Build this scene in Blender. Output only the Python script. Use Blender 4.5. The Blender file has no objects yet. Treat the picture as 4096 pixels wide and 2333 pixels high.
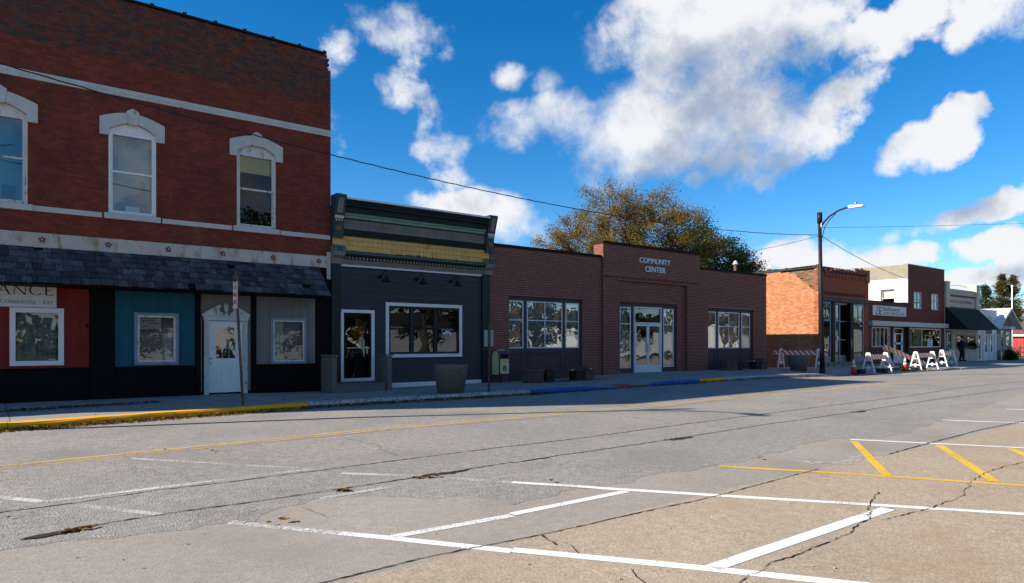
import bpy, bmesh, math, random
from mathutils import Vector, Matrix
R = math.radians
rnd = random.Random(7)
scene = bpy.context.scene
COL = scene.collection

# ------------------------------------------------------------------ camera
TH = R(37.74); CAM = (0.0, -20.3, 1.55)
FWD = Vector((math.sin(TH), math.cos(TH), 0)); RGT = Vector((math.cos(TH), -math.sin(TH), 0))
cd = bpy.data.cameras.new("camera"); cam = bpy.data.objects.new("camera", cd); COL.objects.link(cam)
cam.location = CAM; cam.rotation_euler = (R(90), 0, -TH)
cd.sensor_width = 36; cd.lens = 24.0; cd.shift_y = 208.5/4096; cd.clip_end = 6000; cd.clip_start = 0.05
scene.camera = cam

# ------------------------------------------------------------------ light
SUND = Vector((-1.8, 0.8, 1.0)).normalized()          # towards the sun
ELEV = math.asin(SUND.z); AZ = math.atan2(SUND.x, SUND.y)
w = bpy.data.worlds.new("World"); scene.world = w; w.use_nodes = True
sl = bpy.data.lights.new("sun", 'SUN'); sl.energy = 5.0; sl.angle = R(0.53); sl.color = (1.0, 0.90, 0.76)
so = bpy.data.objects.new("sun", sl); COL.objects.link(so)
so.rotation_euler = SUND.to_track_quat('Z', 'Y').to_euler(); so.location = (-40, 20, 40)
scene.view_settings.view_transform = 'Standard'; scene.view_settings.look = 'None'
scene.view_settings.gamma = 1; scene.view_settings.exposure = 1.12
SKY_STRENGTH = 0.084

def pdir(x, y):       # direction of a point of the photograph (2556 px wide copy)
    return (FWD + RGT*((x-1278)/1704.0) + Vector((0, 0, -(y-858)/1704.0))).normalized()

def make_world():
    nt = w.node_tree; nt.nodes.clear(); N = nt.nodes.new; Lk = nt.links.new
    out = N('ShaderNodeOutputWorld'); bg = N('ShaderNodeBackground')
    sky = N('ShaderNodeTexSky'); sky.sky_type = 'NISHITA'; sky.sun_disc = False
    sky.sun_elevation = ELEV; sky.sun_rotation = AZ; sky.altitude = 1800; sky.air_density = 1.0
    sky.dust_density = 0.0; sky.ozone_density = 3.0
    hs = N('ShaderNodeHueSaturation'); hs.inputs['Saturation'].default_value = 1.36; hs.inputs['Value'].default_value = 1.0
    Lk(sky.outputs[0], hs.inputs['Color'])
    # clouds: (x, y, rx, ry, tilt deg, weight)
    B = [(1790,60,270,130,0,1.15),(1660,20,130,70,0,1.1),(2000,90,110,120,0,.62),(1700,300,270,120,-8,1.2),(1880,330,170,110,0,1.0),(1560,370,120,80,0,.9),(1370,310,140,60,-8,.72),(2030,265,120,45,-10,.7),
         (1790,180,150,90,0,.85),(1025,100,80,66,0,.74),(950,75,70,30,25,.36),(865,110,35,40,-20,.36),(1000,215,85,45,20,.28),(1075,290,45,45,0,.30),(1110,360,52,46,0,.42),(1115,450,36,52,-25,.48),(840,330,36,60,0,.42),
         (1272,182,48,26,-12,.60),(1360,200,40,30,0,.38),(2325,345,112,78,-28,1.15),(2400,290,60,55,0,.8),(2055,360,48,36,-15,.66),(1732,452,32,30,0,.58),
         (2240,75,160,65,-14,.68),(2480,45,130,70,0,.75),(2160,170,50,80,0,.4),
         (1200,545,140,55,10,1.1),(1130,520,55,40,0,1.0),(1990,640,90,42,0,1.05),(2130,640,120,50,0,.95),(2250,625,80,45,0,.9),(1895,668,35,22,0,.8),(2455,515,120,38,-8,.7),(2500,610,90,48,0,.85),(2420,695,150,30,0,.62),(2560,660,55,60,0,.75),(2290,560,60,22,0,.35),(1500,420,90,50,30,.55)]
    g = bpy.data.node_groups.new("CloudField", 'ShaderNodeTree')
    g.interface.new_socket('Dir', in_out='INPUT', socket_type='NodeSocketVector')
    g.interface.new_socket('Val', in_out='OUTPUT', socket_type='NodeSocketFloat')
    gi = g.nodes.new('NodeGroupInput'); go = g.nodes.new('NodeGroupOutput')
    def m(op, a, b=None, c=None):
        n = g.nodes.new('ShaderNodeMath'); n.operation = op
        for i, v in enumerate((a, b, c)):
            if v is None: continue
            if isinstance(v, (int, float)): n.inputs[i].default_value = v
            else: g.links.new(v, n.inputs[i])
        return n.outputs[0]
    def dot(a, v):
        n = g.nodes.new('ShaderNodeVectorMath'); n.operation = 'DOT_PRODUCT'
        g.links.new(a, n.inputs[0]); n.inputs[1].default_value = v; return n.outputs['Value']
    def noise(vec, sc, det, rough=.55):
        n = g.nodes.new('ShaderNodeTexNoise'); n.inputs['Scale'].default_value = sc; n.inputs['Detail'].default_value = det
        n.inputs['Roughness'].default_value = rough; g.links.new(vec, n.inputs['Vector']); return n
    def warp(vec, sc, amt, det):
        n = noise(vec, sc, det)
        s = g.nodes.new('ShaderNodeVectorMath'); s.operation = 'SUBTRACT'; g.links.new(n.outputs['Color'], s.inputs[0]); s.inputs[1].default_value = (.5, .5, .5)
        k = g.nodes.new('ShaderNodeVectorMath'); k.operation = 'MULTIPLY_ADD'; g.links.new(s.outputs[0], k.inputs[0]); k.inputs[1].default_value = (amt,)*3; g.links.new(vec, k.inputs[2])
        return k.outputs[0]
    d0 = gi.outputs[0]
    d = warp(d0, 9, .075, 4)
    acc = None
    for (x, y, rx, ry, t, wt) in B:
        c = pdir(x, y); a = c.cross(Vector((0, 0, 1))).normalized(); b = a.cross(c)   # a to the right, b up
        if a.dot(RGT) < 0: a = -a
        if b.z < 0: b = -b
        k = (pdir(x+10, y)-c).length/10; ct, st = math.cos(R(t)), math.sin(R(t))
        e1 = (a*ct + b*-st)/(rx*k*1.3); e2 = (a*st + b*ct)/(ry*k*1.3)
        p = dot(d, e1); q = dot(d, e2)
        r2 = m('MULTIPLY_ADD', p, p, m('MULTIPLY', q, q))
        v = m('MULTIPLY_ADD', r2, -wt, wt)
        acc = v if acc is None else m('SMOOTH_MAX', acc, v, .12)
    # unseen broken cumulus beyond the view, cover thickened to brighten the shaded side
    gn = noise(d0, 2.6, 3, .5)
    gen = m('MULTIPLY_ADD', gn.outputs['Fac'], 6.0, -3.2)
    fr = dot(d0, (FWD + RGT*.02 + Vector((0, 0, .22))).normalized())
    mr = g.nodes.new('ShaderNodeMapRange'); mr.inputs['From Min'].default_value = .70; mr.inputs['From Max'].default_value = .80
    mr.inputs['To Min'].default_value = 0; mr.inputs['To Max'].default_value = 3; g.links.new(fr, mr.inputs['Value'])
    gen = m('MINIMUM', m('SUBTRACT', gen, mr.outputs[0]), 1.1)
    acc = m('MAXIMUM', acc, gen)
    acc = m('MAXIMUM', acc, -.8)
    fb = noise(warp(d0, 14, .03, 2), 17, 7, .66)
    vo = g.nodes.new('ShaderNodeTexVoronoi'); vo.feature = 'F1'; vo.inputs['Scale'].default_value = 17; vo.inputs['Detail'].default_value = 1.0; vo.inputs['Roughness'].default_value = .55
    vo.normalize = True; g.links.new(warp(d0, 20, .02, 2), vo.inputs['Vector'])
    res = m('ADD', m('ADD', acc, m('MULTIPLY_ADD', fb.outputs['Fac'], 1.9, -1.03)), m('MULTIPLY_ADD', vo.outputs['Distance'], -1.5, .55))
    g.links.new(res, go.inputs[0])
    tc = N('ShaderNodeTexCoord')
    nrm = N('ShaderNodeVectorMath'); nrm.operation = 'NORMALIZE'; Lk(tc.outputs['Generated'], nrm.inputs[0])
    def field(off):
        n = N('ShaderNodeGroup'); n.node_tree = g
        if off is None: Lk(nrm.outputs[0], n.inputs[0])
        else:
            o = N('ShaderNodeVectorMath'); o.operation = 'ADD'; Lk(nrm.outputs[0], o.inputs[0]); o.inputs[1].default_value = off; Lk(o.outputs[0], n.inputs[0])
        return n.outputs[0]
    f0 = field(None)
    off = (SUND*.6 + Vector((0, 0, .75))).normalized()*.085
    f1 = field(off)
    def mapr(v, a, b, c=0, e=1, t='SMOOTHSTEP'):
        n = N('ShaderNodeMapRange'); n.interpolation_type = t
        for k, x in zip(('From Min', 'From Max', 'To Min', 'To Max'), (a, b, c, e)): n.inputs[k].default_value = x
        Lk(v, n.inputs['Value']); return n.outputs[0]
    sn = N('ShaderNodeTexNoise'); sn.inputs['Scale'].default_value = 5; sn.inputs['Detail'].default_value = 2; Lk(nrm.outputs[0], sn.inputs['Vector'])
    soft = mapr(sn.outputs['Fac'], .35, .65, .5, 1.35, 'LINEAR')
    mk = N('ShaderNodeMapRange'); mk.interpolation_type = 'SMOOTHSTEP'; Lk(f0, mk.inputs['Value']); mk.inputs['From Min'].default_value = .02; Lk(soft, mk.inputs['From Max']); mk.inputs['To Max'].default_value = .985
    mask = mk.outputs[0]
    shade = mapr(f1, .1, 1.35)
    ccol = N('ShaderNodeMix'); ccol.data_type = 'RGBA'; Lk(shade, ccol.inputs['Factor'])
    K = 1.0/SKY_STRENGTH
    ccol.inputs['A'].default_value = (.42*K, .425*K, .435*K, 1); ccol.inputs['B'].default_value = (.17*K, .205*K, .27*K, 1)
    mx = N('ShaderNodeMix'); mx.data_type = 'RGBA'; Lk(mask, mx.inputs['Factor']); Lk(hs.outputs[0], mx.inputs['A']); Lk(ccol.outputs['Result'], mx.inputs['B'])
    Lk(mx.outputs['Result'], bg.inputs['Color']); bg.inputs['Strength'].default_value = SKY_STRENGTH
    Lk(bg.outputs[0], out.inputs[0])
    w.cycles.sampling_method = 'MANUAL'; w.cycles.sample_map_resolution = 512
make_world()

# ------------------------------------------------------------------ helpers
BASE = {}
def tag(o, label=None, cat=None, group=None, kind=None):
    if label: o['label'] = label
    if cat: o['category'] = cat
    if group: o['group'] = group
    if kind: o['kind'] = kind
    return o
def thing(name, label, cat, loc=(0, 0, 0), rotz=0, group=None, rot=None):
    o = bpy.data.objects.new(name, None); COL.objects.link(o); o.empty_display_size = .2
    o.location = loc; o.rotation_euler = rot if rot else (0, 0, rotz); tag(o, label, cat, group); BASE[o] = Vector((0, 0, 0)); return o
def wthing(name, label, cat, base, group=None):     # parts are given in world coordinates
    o = thing(name, label, cat, base, 0, group); BASE[o] = Vector(base); return o

class MB:
    def __init__(s): s.v = []; s.f = []
    def quad(s, *p):
        n = len(s.v); s.v += [tuple(q) for q in p]; s.f.append(tuple(range(n, n+len(p)))); return s
    def hexa(s, c):            # 8 corners: bottom 4 ccw, top 4 ccw
        n = len(s.v); s.v += [tuple(q) for q in c]
        s.f += [tuple(n+i for i in q) for q in ((3,2,1,0),(4,5,6,7),(0,1,5,4),(1,2,6,5),(2,3,7,6),(3,0,4,7))]; return s
    def box(s, x0, x1, y0, y1, z0, z1):
        return s.hexa(((x0,y0,z0),(x1,y0,z0),(x1,y1,z0),(x0,y1,z0),(x0,y0,z1),(x1,y0,z1),(x1,y1,z1),(x0,y1,z1)))
    def beam(s, p, q, wx, wy, up=(0,0,1)):
        p = Vector(p); q = Vector(q); d = (q-p).normalized(); u = Vector(up)
        if abs(d.dot(u)) > .99: u = Vector((0, 1, 0))
        a = d.cross(u).normalized()*wx*.5; b = a.normalized().cross(d).normalized()*wy*.5
        return s.hexa((p-a-b, p+a-b, q+a-b, q-a-b, p-a+b, p+a+b, q+a+b, q-a+b))
    def prism(s, pts, axis, a0, a1):
        n = len(s.v); k = len(pts)
        def P(p, a): return {'x': (a, p[0], p[1]), 'y': (p[0], a, p[1]), 'z': (p[0], p[1], a)}[axis]
        s.v += [P(p, a0) for p in pts] + [P(p, a1) for p in pts]
        s.f.append(tuple(range(n, n+k))); s.f.append(tuple(range(n+2*k-1, n+k-1, -1)))
        for i in range(k): j = (i+1) % k; s.f.append((n+i, n+k+i, n+k+j, n+j))
        return s
    def tube(s, pts, rad, n=8, cap=True):
        pts = [Vector(p) for p in pts]
        if not isinstance(rad, (list, tuple)): rad = [rad]*len(pts)
        b = len(s.v); u = None
        for i, p in enumerate(pts):
            d = (pts[min(i+1, len(pts)-1)]-pts[max(i-1, 0)]).normalized()
            if u is None: u = d.orthogonal().normalized()
            u = (u-d*u.dot(d)).normalized(); v = d.cross(u)
            for j in range(n):
                a = 2*math.pi*j/n; s.v.append(tuple(p+(u*math.cos(a)+v*math.sin(a))*rad[i]))
        for i in range(len(pts)-1):
            for j in range(n):
                k = (j+1) % n; s.f.append((b+i*n+j, b+i*n+k, b+(i+1)*n+k, b+(i+1)*n+j))
        if cap:
            s.f.append(tuple(b+j for j in range(n-1, -1, -1))); s.f.append(tuple(b+(len(pts)-1)*n+j for j in range(n)))
        return s
    def lathe(s, prof, cx=0, cy=0, n=20, squash=1):
        b = len(s.v)
        for r, z in prof:
            for j in range(n):
                a = 2*math.pi*(j+.5)/n; s.v.append((cx+r*math.cos(a), cy+r*squash*math.sin(a), z))
        for i in range(len(prof)-1):
            for j in range(n):
                k = (j+1) % n; s.f.append((b+i*n+j, b+i*n+k, b+(i+1)*n+k, b+(i+1)*n+j))
        if prof[0][0] > 1e-4: s.f.append(tuple(b+j for j in range(n-1, -1, -1)))
        if prof[-1][0] > 1e-4: s.f.append(tuple(b+(len(prof)-1)*n+j for j in range(n)))
        return s
    def ball(s, c, rx, ry=None, rz=None, n=10):
        ry = ry or rx; rz = rz or rx; b = len(s.v); m = n//2
        for i in range(m+1):
            t = math.pi*i/m
            for j in range(n):
                a = 2*math.pi*j/n; s.v.append((c[0]+rx*math.sin(t)*math.cos(a), c[1]+ry*math.sin(t)*math.sin(a), c[2]+rz*math.cos(t)))
        for i in range(m):
            for j in range(n): k = (j+1) % n; s.f.append((b+i*n+j, b+(i+1)*n+j, b+(i+1)*n+k, b+i*n+k))
        return s
    def mesh(s, name, off=None):
        me = bpy.data.meshes.new(name)
        vs = s.v if off is None else [(x-off[0], y-off[1], z-off[2]) for x, y, z in s.v]
        me.from_pydata(vs, [], s.f); return me
    def build(s, name, mat, parent=None, smooth=False, bevel=0, label=None, local=False):
        off = BASE.get(parent) if parent and not local else None
        me = s.mesh(name, off); o = bpy.data.objects.new(name, me); COL.objects.link(o)
        me.materials.append(mat)
        if parent: o.parent = parent; BASE[o] = BASE.get(parent)
        if smooth:
            for p in me.polygons: p.use_smooth = True
        if bevel:
            b = o.modifiers.new('bevel', 'BEVEL'); b.width = bevel; b.segments = 2; b.limit_method = 'ANGLE'
        if label: o['label'] = label
        return o
def box(name, mat, parent, *a, bevel=0, label=None): return MB().box(*a).build(name, mat, parent, bevel=bevel, label=label)

# ---- materials
def nd(nt, t, **k):
    n = nt.nodes.new(t)
    for a, v in k.items(): setattr(n, a, v)
    return n
def pm(name, c, rough=.75, var=.18, scale=2.5, bump=0.0, bscale=40, metal=0, stain=None, st=(.58, .72), stscale=1.6, stretch=None, island=None, spec=.3, fine=0.0, fscale=120, bdist=.012):
    """procedural surface: two scales of value noise, optional stain colour with its own shape, optional per-piece colours"""
    m = bpy.data.materials.new(name); m.use_nodes = True; nt = m.node_tree; L = nt.links.new
    b = nt.nodes['Principled BSDF']; b.inputs['Roughness'].default_value = rough; b.inputs['Metallic'].default_value = metal
    b.inputs['Specular IOR Level'].default_value = spec
    pos = nd(nt, 'ShaderNodeNewGeometry').outputs['Position']
    vec = pos
    if stretch:
        k = nd(nt, 'ShaderNodeVectorMath', operation='MULTIPLY'); L(pos, k.inputs[0]); k.inputs[1].default_value = stretch; vec = k.outputs[0]
    def noise(sc, det=6):
        n = nd(nt, 'ShaderNodeTexNoise'); n.inputs['Scale'].default_value = sc; n.inputs['Detail'].default_value = det; L(vec, n.inputs['Vector']); return n.outputs['Fac']
    def math_(op, a, bb):
        n = nd(nt, 'ShaderNodeMath', operation=op)
        for i, v in enumerate((a, bb)):
            if isinstance(v, (int, float)): n.inputs[i].default_value = v
            else: L(v, n.inputs[i])
        return n.outputs[0]
    if island:
        g = nd(nt, 'ShaderNodeNewGeometry'); oi = nd(nt, 'ShaderNodeObjectInfo')
        r = math_('FRACT', math_('ADD', g.outputs['Random Per Island'], oi.outputs['Random']), 0)
        cr = nd(nt, 'ShaderNodeValToRGB'); cr.color_ramp.interpolation = 'CONSTANT'
        while len(cr.color_ramp.elements) < len(island): cr.color_ramp.elements.new(.5)
        for i, cc in enumerate(island): cr.color_ramp.elements[i].position = i/len(island); cr.color_ramp.elements[i].color = (*cc, 1)
        L(r, cr.inputs[0]); base = cr.outputs[0]
    else:
        rgb = nd(nt, 'ShaderNodeRGB'); rgb.outputs[0].default_value = (*c, 1); base = rgb.outputs[0]
    def scale_col(col, fac, amt):
        k = nd(nt, 'ShaderNodeMapRange'); k.inputs['From Min'].default_value = .25; k.inputs['From Max'].default_value = .75
        k.inputs['To Min'].default_value = 1-amt; k.inputs['To Max'].default_value = 1+amt; L(fac, k.inputs['Value'])
        v = nd(nt, 'ShaderNodeVectorMath', operation='SCALE'); L(col, v.inputs[0]); L(k.outputs[0], v.inputs['Scale']); return v.outputs[0]
    col = scale_col(base, noise(scale), var) if var else base
    if fine: col = scale_col(scale_col(col, noise(fscale, 3), fine), noise(fscale*.2, 4), fine*.35)
    if stain:
        s1 = nd(nt, 'ShaderNodeMapRange'); s1.inputs['From Min'].default_value = st[0]; s1.inputs['From Max'].default_value = st[1]; L(noise(stscale, 8), s1.inputs['Value'])
        mx = nd(nt, 'ShaderNodeMix', data_type='RGBA'); L(s1.outputs[0], mx.inputs['Factor']); L(col, mx.inputs['A']); mx.inputs['B'].default_value = (*stain, 1); col = mx.outputs['Result']
    L(col, b.inputs['Base Color'])
    if bump:
        bp = nd(nt, 'ShaderNodeBump'); bp.inputs['Strength'].default_value = min(1, bump); bp.inputs['Distance'].default_value = bdist
        L(noise(bscale, 5), bp.inputs['Height']); L(bp.outputs[0], b.inputs['Normal'])
    return m
def glass(name, tint=(.75, .8, .8), refl=.12, wave=0.0, wscale=2.0, rough=0.0):
    m = bpy.data.materials.new(name); m.use_nodes = True; nt = m.node_tree; nt.nodes.clear(); L = nt.links.new
    out = nd(nt, 'ShaderNodeOutputMaterial'); t = nd(nt, 'ShaderNodeBsdfTransparent'); t.inputs[0].default_value = (*tint, 1)
    gl = nd(nt, 'ShaderNodeBsdfGlossy'); gl.inputs['Roughness'].default_value = rough; gl.inputs['Color'].default_value = (.95, .97, 1, 1)
    fr = nd(nt, 'ShaderNodeFresnel'); fr.inputs['IOR'].default_value = 1.5
    a = nd(nt, 'ShaderNodeMath', operation='ADD', use_clamp=True); L(fr.outputs[0], a.inputs[0]); a.inputs[1].default_value = refl
    if wave:
        pos = nd(nt, 'ShaderNodeNewGeometry'); n = nd(nt, 'ShaderNodeTexNoise'); n.inputs['Scale'].default_value = wscale; n.inputs['Detail'].default_value = 1.5
        L(pos.outputs['Position'], n.inputs['Vector']); bp = nd(nt, 'ShaderNodeBump'); bp.inputs['Strength'].default_value = 1; bp.inputs['Distance'].default_value = wave
        L(n.outputs['Fac'], bp.inputs['Height']); L(bp.outputs[0], gl.inputs['Normal'])
    mx = nd(nt, 'ShaderNodeMixShader'); L(a.outputs[0], mx.inputs[0]); L(t.outputs[0], mx.inputs[1]); L(gl.outputs[0], mx.inputs[2]); L(mx.outputs[0], out.inputs[0])
    return m
def stripes(name, c1, c2, per):
    m = bpy.data.materials.new(name); m.use_nodes = True; nt = m.node_tree; L = nt.links.new; b = nt.nodes['Principled BSDF']; b.inputs['Roughness'].default_value = .45
    tc = nd(nt, 'ShaderNodeTexCoord'); sp = nd(nt, 'ShaderNodeSeparateXYZ'); L(tc.outputs['Object'], sp.inputs[0])
    a = nd(nt, 'ShaderNodeMath', operation='ADD'); L(sp.outputs['X'], a.inputs[0]); L(sp.outputs['Z'], a.inputs[1])
    d = nd(nt, 'ShaderNodeMath', operation='DIVIDE'); L(a.outputs[0], d.inputs[0]); d.inputs[1].default_value = per
    f = nd(nt, 'ShaderNodeMath', operation='FRACT'); L(d.outputs[0], f.inputs[0])
    g = nd(nt, 'ShaderNodeMath', operation='GREATER_THAN'); L(f.outputs[0], g.inputs[0]); g.inputs[1].default_value = .5
    mx = nd(nt, 'ShaderNodeMix', data_type='RGBA'); L(g.outputs[0], mx.inputs['Factor']); mx.inputs['A'].default_value = (*c1, 1); mx.inputs['B'].default_value = (*c2, 1)
    L(mx.outputs['Result'], b.inputs['Base Color']); return m
def leafmat(name, cols, trans=.35):
    m = bpy.data.materials.new(name); m.use_nodes = True; nt = m.node_tree; L = nt.links.new; nt.nodes.clear()
    g = nd(nt, 'ShaderNodeNewGeometry'); oi = nd(nt, 'ShaderNodeObjectInfo')
    a = nd(nt, 'ShaderNodeMath', operation='ADD'); L(g.outputs['Random Per Island'], a.inputs[0]); L(oi.outputs['Random'], a.inputs[1])
    f = nd(nt, 'ShaderNodeMath', operation='FRACT'); L(a.outputs[0], f.inputs[0])
    cr = nd(nt, 'ShaderNodeValToRGB')
    while len(cr.color_ramp.elements) < len(cols): cr.color_ramp.elements.new(.5)
    for i, c in enumerate(cols): cr.color_ramp.elements[i].position = i/max(1, len(cols)-1); cr.color_ramp.elements[i].color = (*c, 1)
    L(f.outputs[0], cr.inputs[0])
    d = nd(nt, 'ShaderNodeBsdfDiffuse'); t = nd(nt, 'ShaderNodeBsdfTranslucent'); L(cr.outputs[0], d.inputs[0]); L(cr.outputs[0], t.inputs[0])
    mx = nd(nt, 'ShaderNodeMixShader'); mx.inputs[0].default_value = trans; L(d.outputs[0], mx.inputs[1]); L(t.outputs[0], mx.inputs[2])
    o = nd(nt, 'ShaderNodeOutputMaterial'); L(mx.outputs[0], o.inputs[0]); return m
def paint(name, c, wear=.45, under=None):     # worn road paint: gaps let the surface below show
    m = bpy.data.materials.new(name); m.use_nodes = True; nt = m.node_tree; L = nt.links.new; nt.nodes.clear()
    o = nd(nt, 'ShaderNodeOutputMaterial'); b = nd(nt, 'ShaderNodeBsdfPrincipled'); b.inputs['Roughness'].default_value = .7
    pos = nd(nt, 'ShaderNodeNewGeometry').outputs['Position']
    n = nd(nt, 'ShaderNodeTexNoise'); n.inputs['Scale'].default_value = 55; n.inputs['Detail'].default_value = 6; n.inputs['Roughness'].default_value = .7; L(pos, n.inputs['Vector'])
    n2 = nd(nt, 'ShaderNodeTexNoise'); n2.inputs['Scale'].default_value = 1.3; n2.inputs['Detail'].default_value = 4; L(pos, n2.inputs['Vector'])
    a = nd(nt, 'ShaderNodeMath', operation='MULTIPLY_ADD'); L(n2.outputs['Fac'], a.inputs[0]); a.inputs[1].default_value = .5; L(n.outputs['Fac'], a.inputs[2])
    r = nd(nt, 'ShaderNodeMapRange'); L(a.outputs[0], r.inputs['Value']); r.inputs['From Min'].default_value = wear+.12; r.inputs['From Max'].default_value = wear+.24
    b.inputs['Base Color'].default_value = (*c, 1)
    t = nd(nt, 'ShaderNodeBsdfTransparent'); mx = nd(nt, 'ShaderNodeMixShader'); L(r.outputs[0], mx.inputs[0]); L(t.outputs[0], mx.inputs[1]); L(b.outputs[0], mx.inputs[2]); L(mx.outputs[0], o.inputs[0]); return m

M = {}
def dm(k, *a, **kw): M[k] = pm(k, *a, **kw)
dm('asphalt', (.25, .238, .218), .92, .10, .6, bump=1.0, bscale=65, fine=.5, fscale=48, stain=(.20, .188, .17), st=(.55, .75), stscale=.45, spec=.2, bdist=.014)
dm('concrete', (.335, .272, .205), .92, .10, .5, bump=.7, bscale=90, fine=.34, fscale=50, stain=(.30, .20, .12), st=(.56, .80), stscale=.9, spec=.2, bdist=.006)
dm('concrete_grey', (.275, .25, .217), .92, .10, .6, bump=.6, bscale=110, fine=.28, fscale=60, stain=(.225, .20, .17), st=(.55, .8), stscale=.8, spec=.2, bdist=.006)
dm('sidewalk', (.235, .24, .23), .9, .14, .9, bump=.4, bscale=60, fine=.12, fscale=60)
dm('crack', (.016, .014, .012), .95, .3, 6)
dm('patch', (.30, .29, .27), .95, .2, 12, bump=1, bscale=60, fine=.4, fscale=60)
dm('dirt', (.16, .12, .08), .95, .3, 4, bump=.6, fine=.3)
dm('grass', (.055, .075, .02), .95, .35, 1.5, bump=.6, stain=(.13, .10, .04), st=(.5, .7))
dm('ground', (.10, .09, .055), .95, .3, .1)
dm('kerb_yellow', (0.77, 0.3465, 0.008), .75, .12, 3, bump=.3, bscale=60, stain=(0.242, 0.1785, 0.09), st=(.66, .76), stscale=9, fine=.12)
dm('kerb_white', (.50, .49, .46), .85, .12, 3, bump=.5, bscale=60, stain=(.17, .165, .15), st=(.46, .56), stscale=22, fine=.15)
dm('kerb_blue', (.012, .07, .34), .65, .15, 3, bump=.3, bscale=60, stain=(.10, .12, .17), st=(.68, .78), stscale=12)
dm('tactile', (.30, .07, .04), .85, .2, 4)
dm('brick_old', (0.1694, 0.03683, 0.02067), .85, .25, 1.2, bump=.35, bscale=60, island=[(0.1751, 0.03314, 0.01749), (0.1469, 0.02946, 0.0167), (0.1978, 0.03867, 0.02067), (0.1355, 0.03314, 0.02067), (0.1694, 0.03499, 0.01749), (0.1864, 0.04327, 0.02544)], stain=(0.06214, 0.01841, 0.01272), st=(.60, .80), stscale=1.1)
dm('mortar_old', (0.1469, 0.03499, 0.02227), .9, .2, 3)
dm('brick_new', (0.093, 0.0372, 0.03162), .85, .2, 6, bump=.35, bscale=60, island=[(0.1209, 0.02976, 0.02024), (0.06975, 0.03422, 0.03162), (0.1767, 0.0372, 0.01581), (0.093, 0.0372, 0.03162), (0.0558, 0.03348, 0.03478), (0.1303, 0.0372, 0.02656), (0.1487, 0.03125, 0.01771), (0.1023, 0.04613, 0.03921)])
dm('mortar_new', (0.1786, 0.1116, 0.08928), .9, .2, 3)
dm('painted_brick', (.14, .036, .024), .8, .2, 1.2, bump=.25, bscale=30, stain=(.07, .028, .022), st=(.6, .75), stscale=2)
dm('stone_white', (0.493, 0.476, 0.4505), .85, .10, 3, bump=.2, bscale=40, stain=(0.306, 0.2465, 0.17), st=(.64, .76), stscale=5)
dm('beam_white', (0.476, 0.442, 0.391), .85, .12, 3, bump=.25, stain=(0.2805, 0.187, 0.0765), st=(.54, .72), stscale=5, stretch=(1, 1, .35))
dm('coping', (.022, .015, .014), .7, .2, 6, spec=.1)
dm('star', (.17, .03, .025), .6, .2, 10)
dm('shake', (0.05468, 0.06075, 0.0729), .9, .35, 14, bump=.6, bscale=40, stretch=(2.5, 2.5, .35), island=[(0.06075, 0.06683, 0.08019), (0.04131, 0.04617, 0.05589), (0.08505, 0.09113, 0.1033), (0.03037, 0.03402, 0.04131), (0.06683, 0.06683, 0.0729), (0.05103, 0.06075, 0.07533), (0.1033, 0.1069, 0.1118)], stain=(0.02187, 0.02187, 0.0243), st=(.55, .7), stscale=5)
dm('red_board', (0.195, 0.01403, 0.0075), .7, .15, 3)
dm('teal_board', (0, 0.07969, 0.1172), .6, .15, 2)
dm('grey_board', (0.186, 0.1767, 0.1612), .7, .12, 2, stain=(0.093, 0.0868, 0.0806), st=(.68, .8), stscale=6)
dm('black_board', (.0045, .0047, .0055), .6, .2, 3, spec=.08)
dm('black', (.006, .006, .007), .55, .2, 3, spec=.12)
dm('white_paint', (.72, .72, .71), .55, .06, 3)
dm('white_old', (.58, .57, .54), .75, .12, 6, stain=(.22, .2, .17), st=(.58, .68), stscale=14, stretch=(1, 1, .3))
dm('wood_grey', (0.14, 0.1295, 0.1155), .85, .25, 9, bump=.5, bscale=30, stretch=(6, 6, .6))
dm('alu', (.62, .64, .66), .4, .05, 3)
dm('alu_blue', (0.21, 0.252, 0.294), .6, .15, 4)
dm('steel', (.35, .37, .38), .35, .1, 5, metal=.9)
dm('brass', (.45, .33, .1), .3, .1, 5, metal=.9)
dm('siding', (0.0323, 0.03515, 0.0418), .55, .10, 2, stretch=(.4, 1, 3))
dm('green_dark', (0.0065, 0.0182, 0.0156), .5, .25, 3)
dm('green_blue', (0.0225, 0.0465, 0.054), .55, .25, 4)
dm('green_trim', (0.06, 0.116, 0.1), .55, .2, 3, stain=(0.04, 0.056, 0.04), st=(.6, .75), stscale=6)
dm('green_light', (0.16, 0.264, 0.188), .6, .12, 3)
dm('taupe', (0.1925, 0.175, 0.1444), .7, .15, 5)
dm('frieze', (0.1764, 0.1596, 0.1386), .7, .2, 4, bump=.5, bscale=25)
dm('yellow_tin', (0.6426, 0.3903, 0.1105), .65, .12, 3, bump=.2, bscale=60, stain=(0.4131, 0.238, 0.068), st=(.58, .78), stscale=4)
dm('peeled', (.05, .055, .065), .8, .4, 12)
dm('rosette', (.26, .10, .03), .6, .3, 20)
dm('cream_bead', (.55, .52, .44), .6, .1, 5)
dm('cc_brick', (0.162, 0.04968, 0.03312), .85, .15, 8, bump=.25, bscale=80, island=[(0.1593, 0.04752, 0.03128), (0.1418, 0.0432, 0.03036), (0.1782, 0.054, 0.03496), (0.1512, 0.04536, 0.02944), (0.135, 0.04104, 0.02944), (0.1688, 0.05184, 0.0322)])
dm('cc_mortar', (0.462, 0.319, 0.2805), .95, .12, 4)
dm('cc_panel', (0.07796, 0.05346, 0.05792), .85, .12, 1.5, bump=.4, bscale=90)
dm('cc_cap', (.016, .0105, .011), .7, .1, 3, spec=.1)
dm('letters', (.60, .63, .66), .4, .05, 3)
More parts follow.
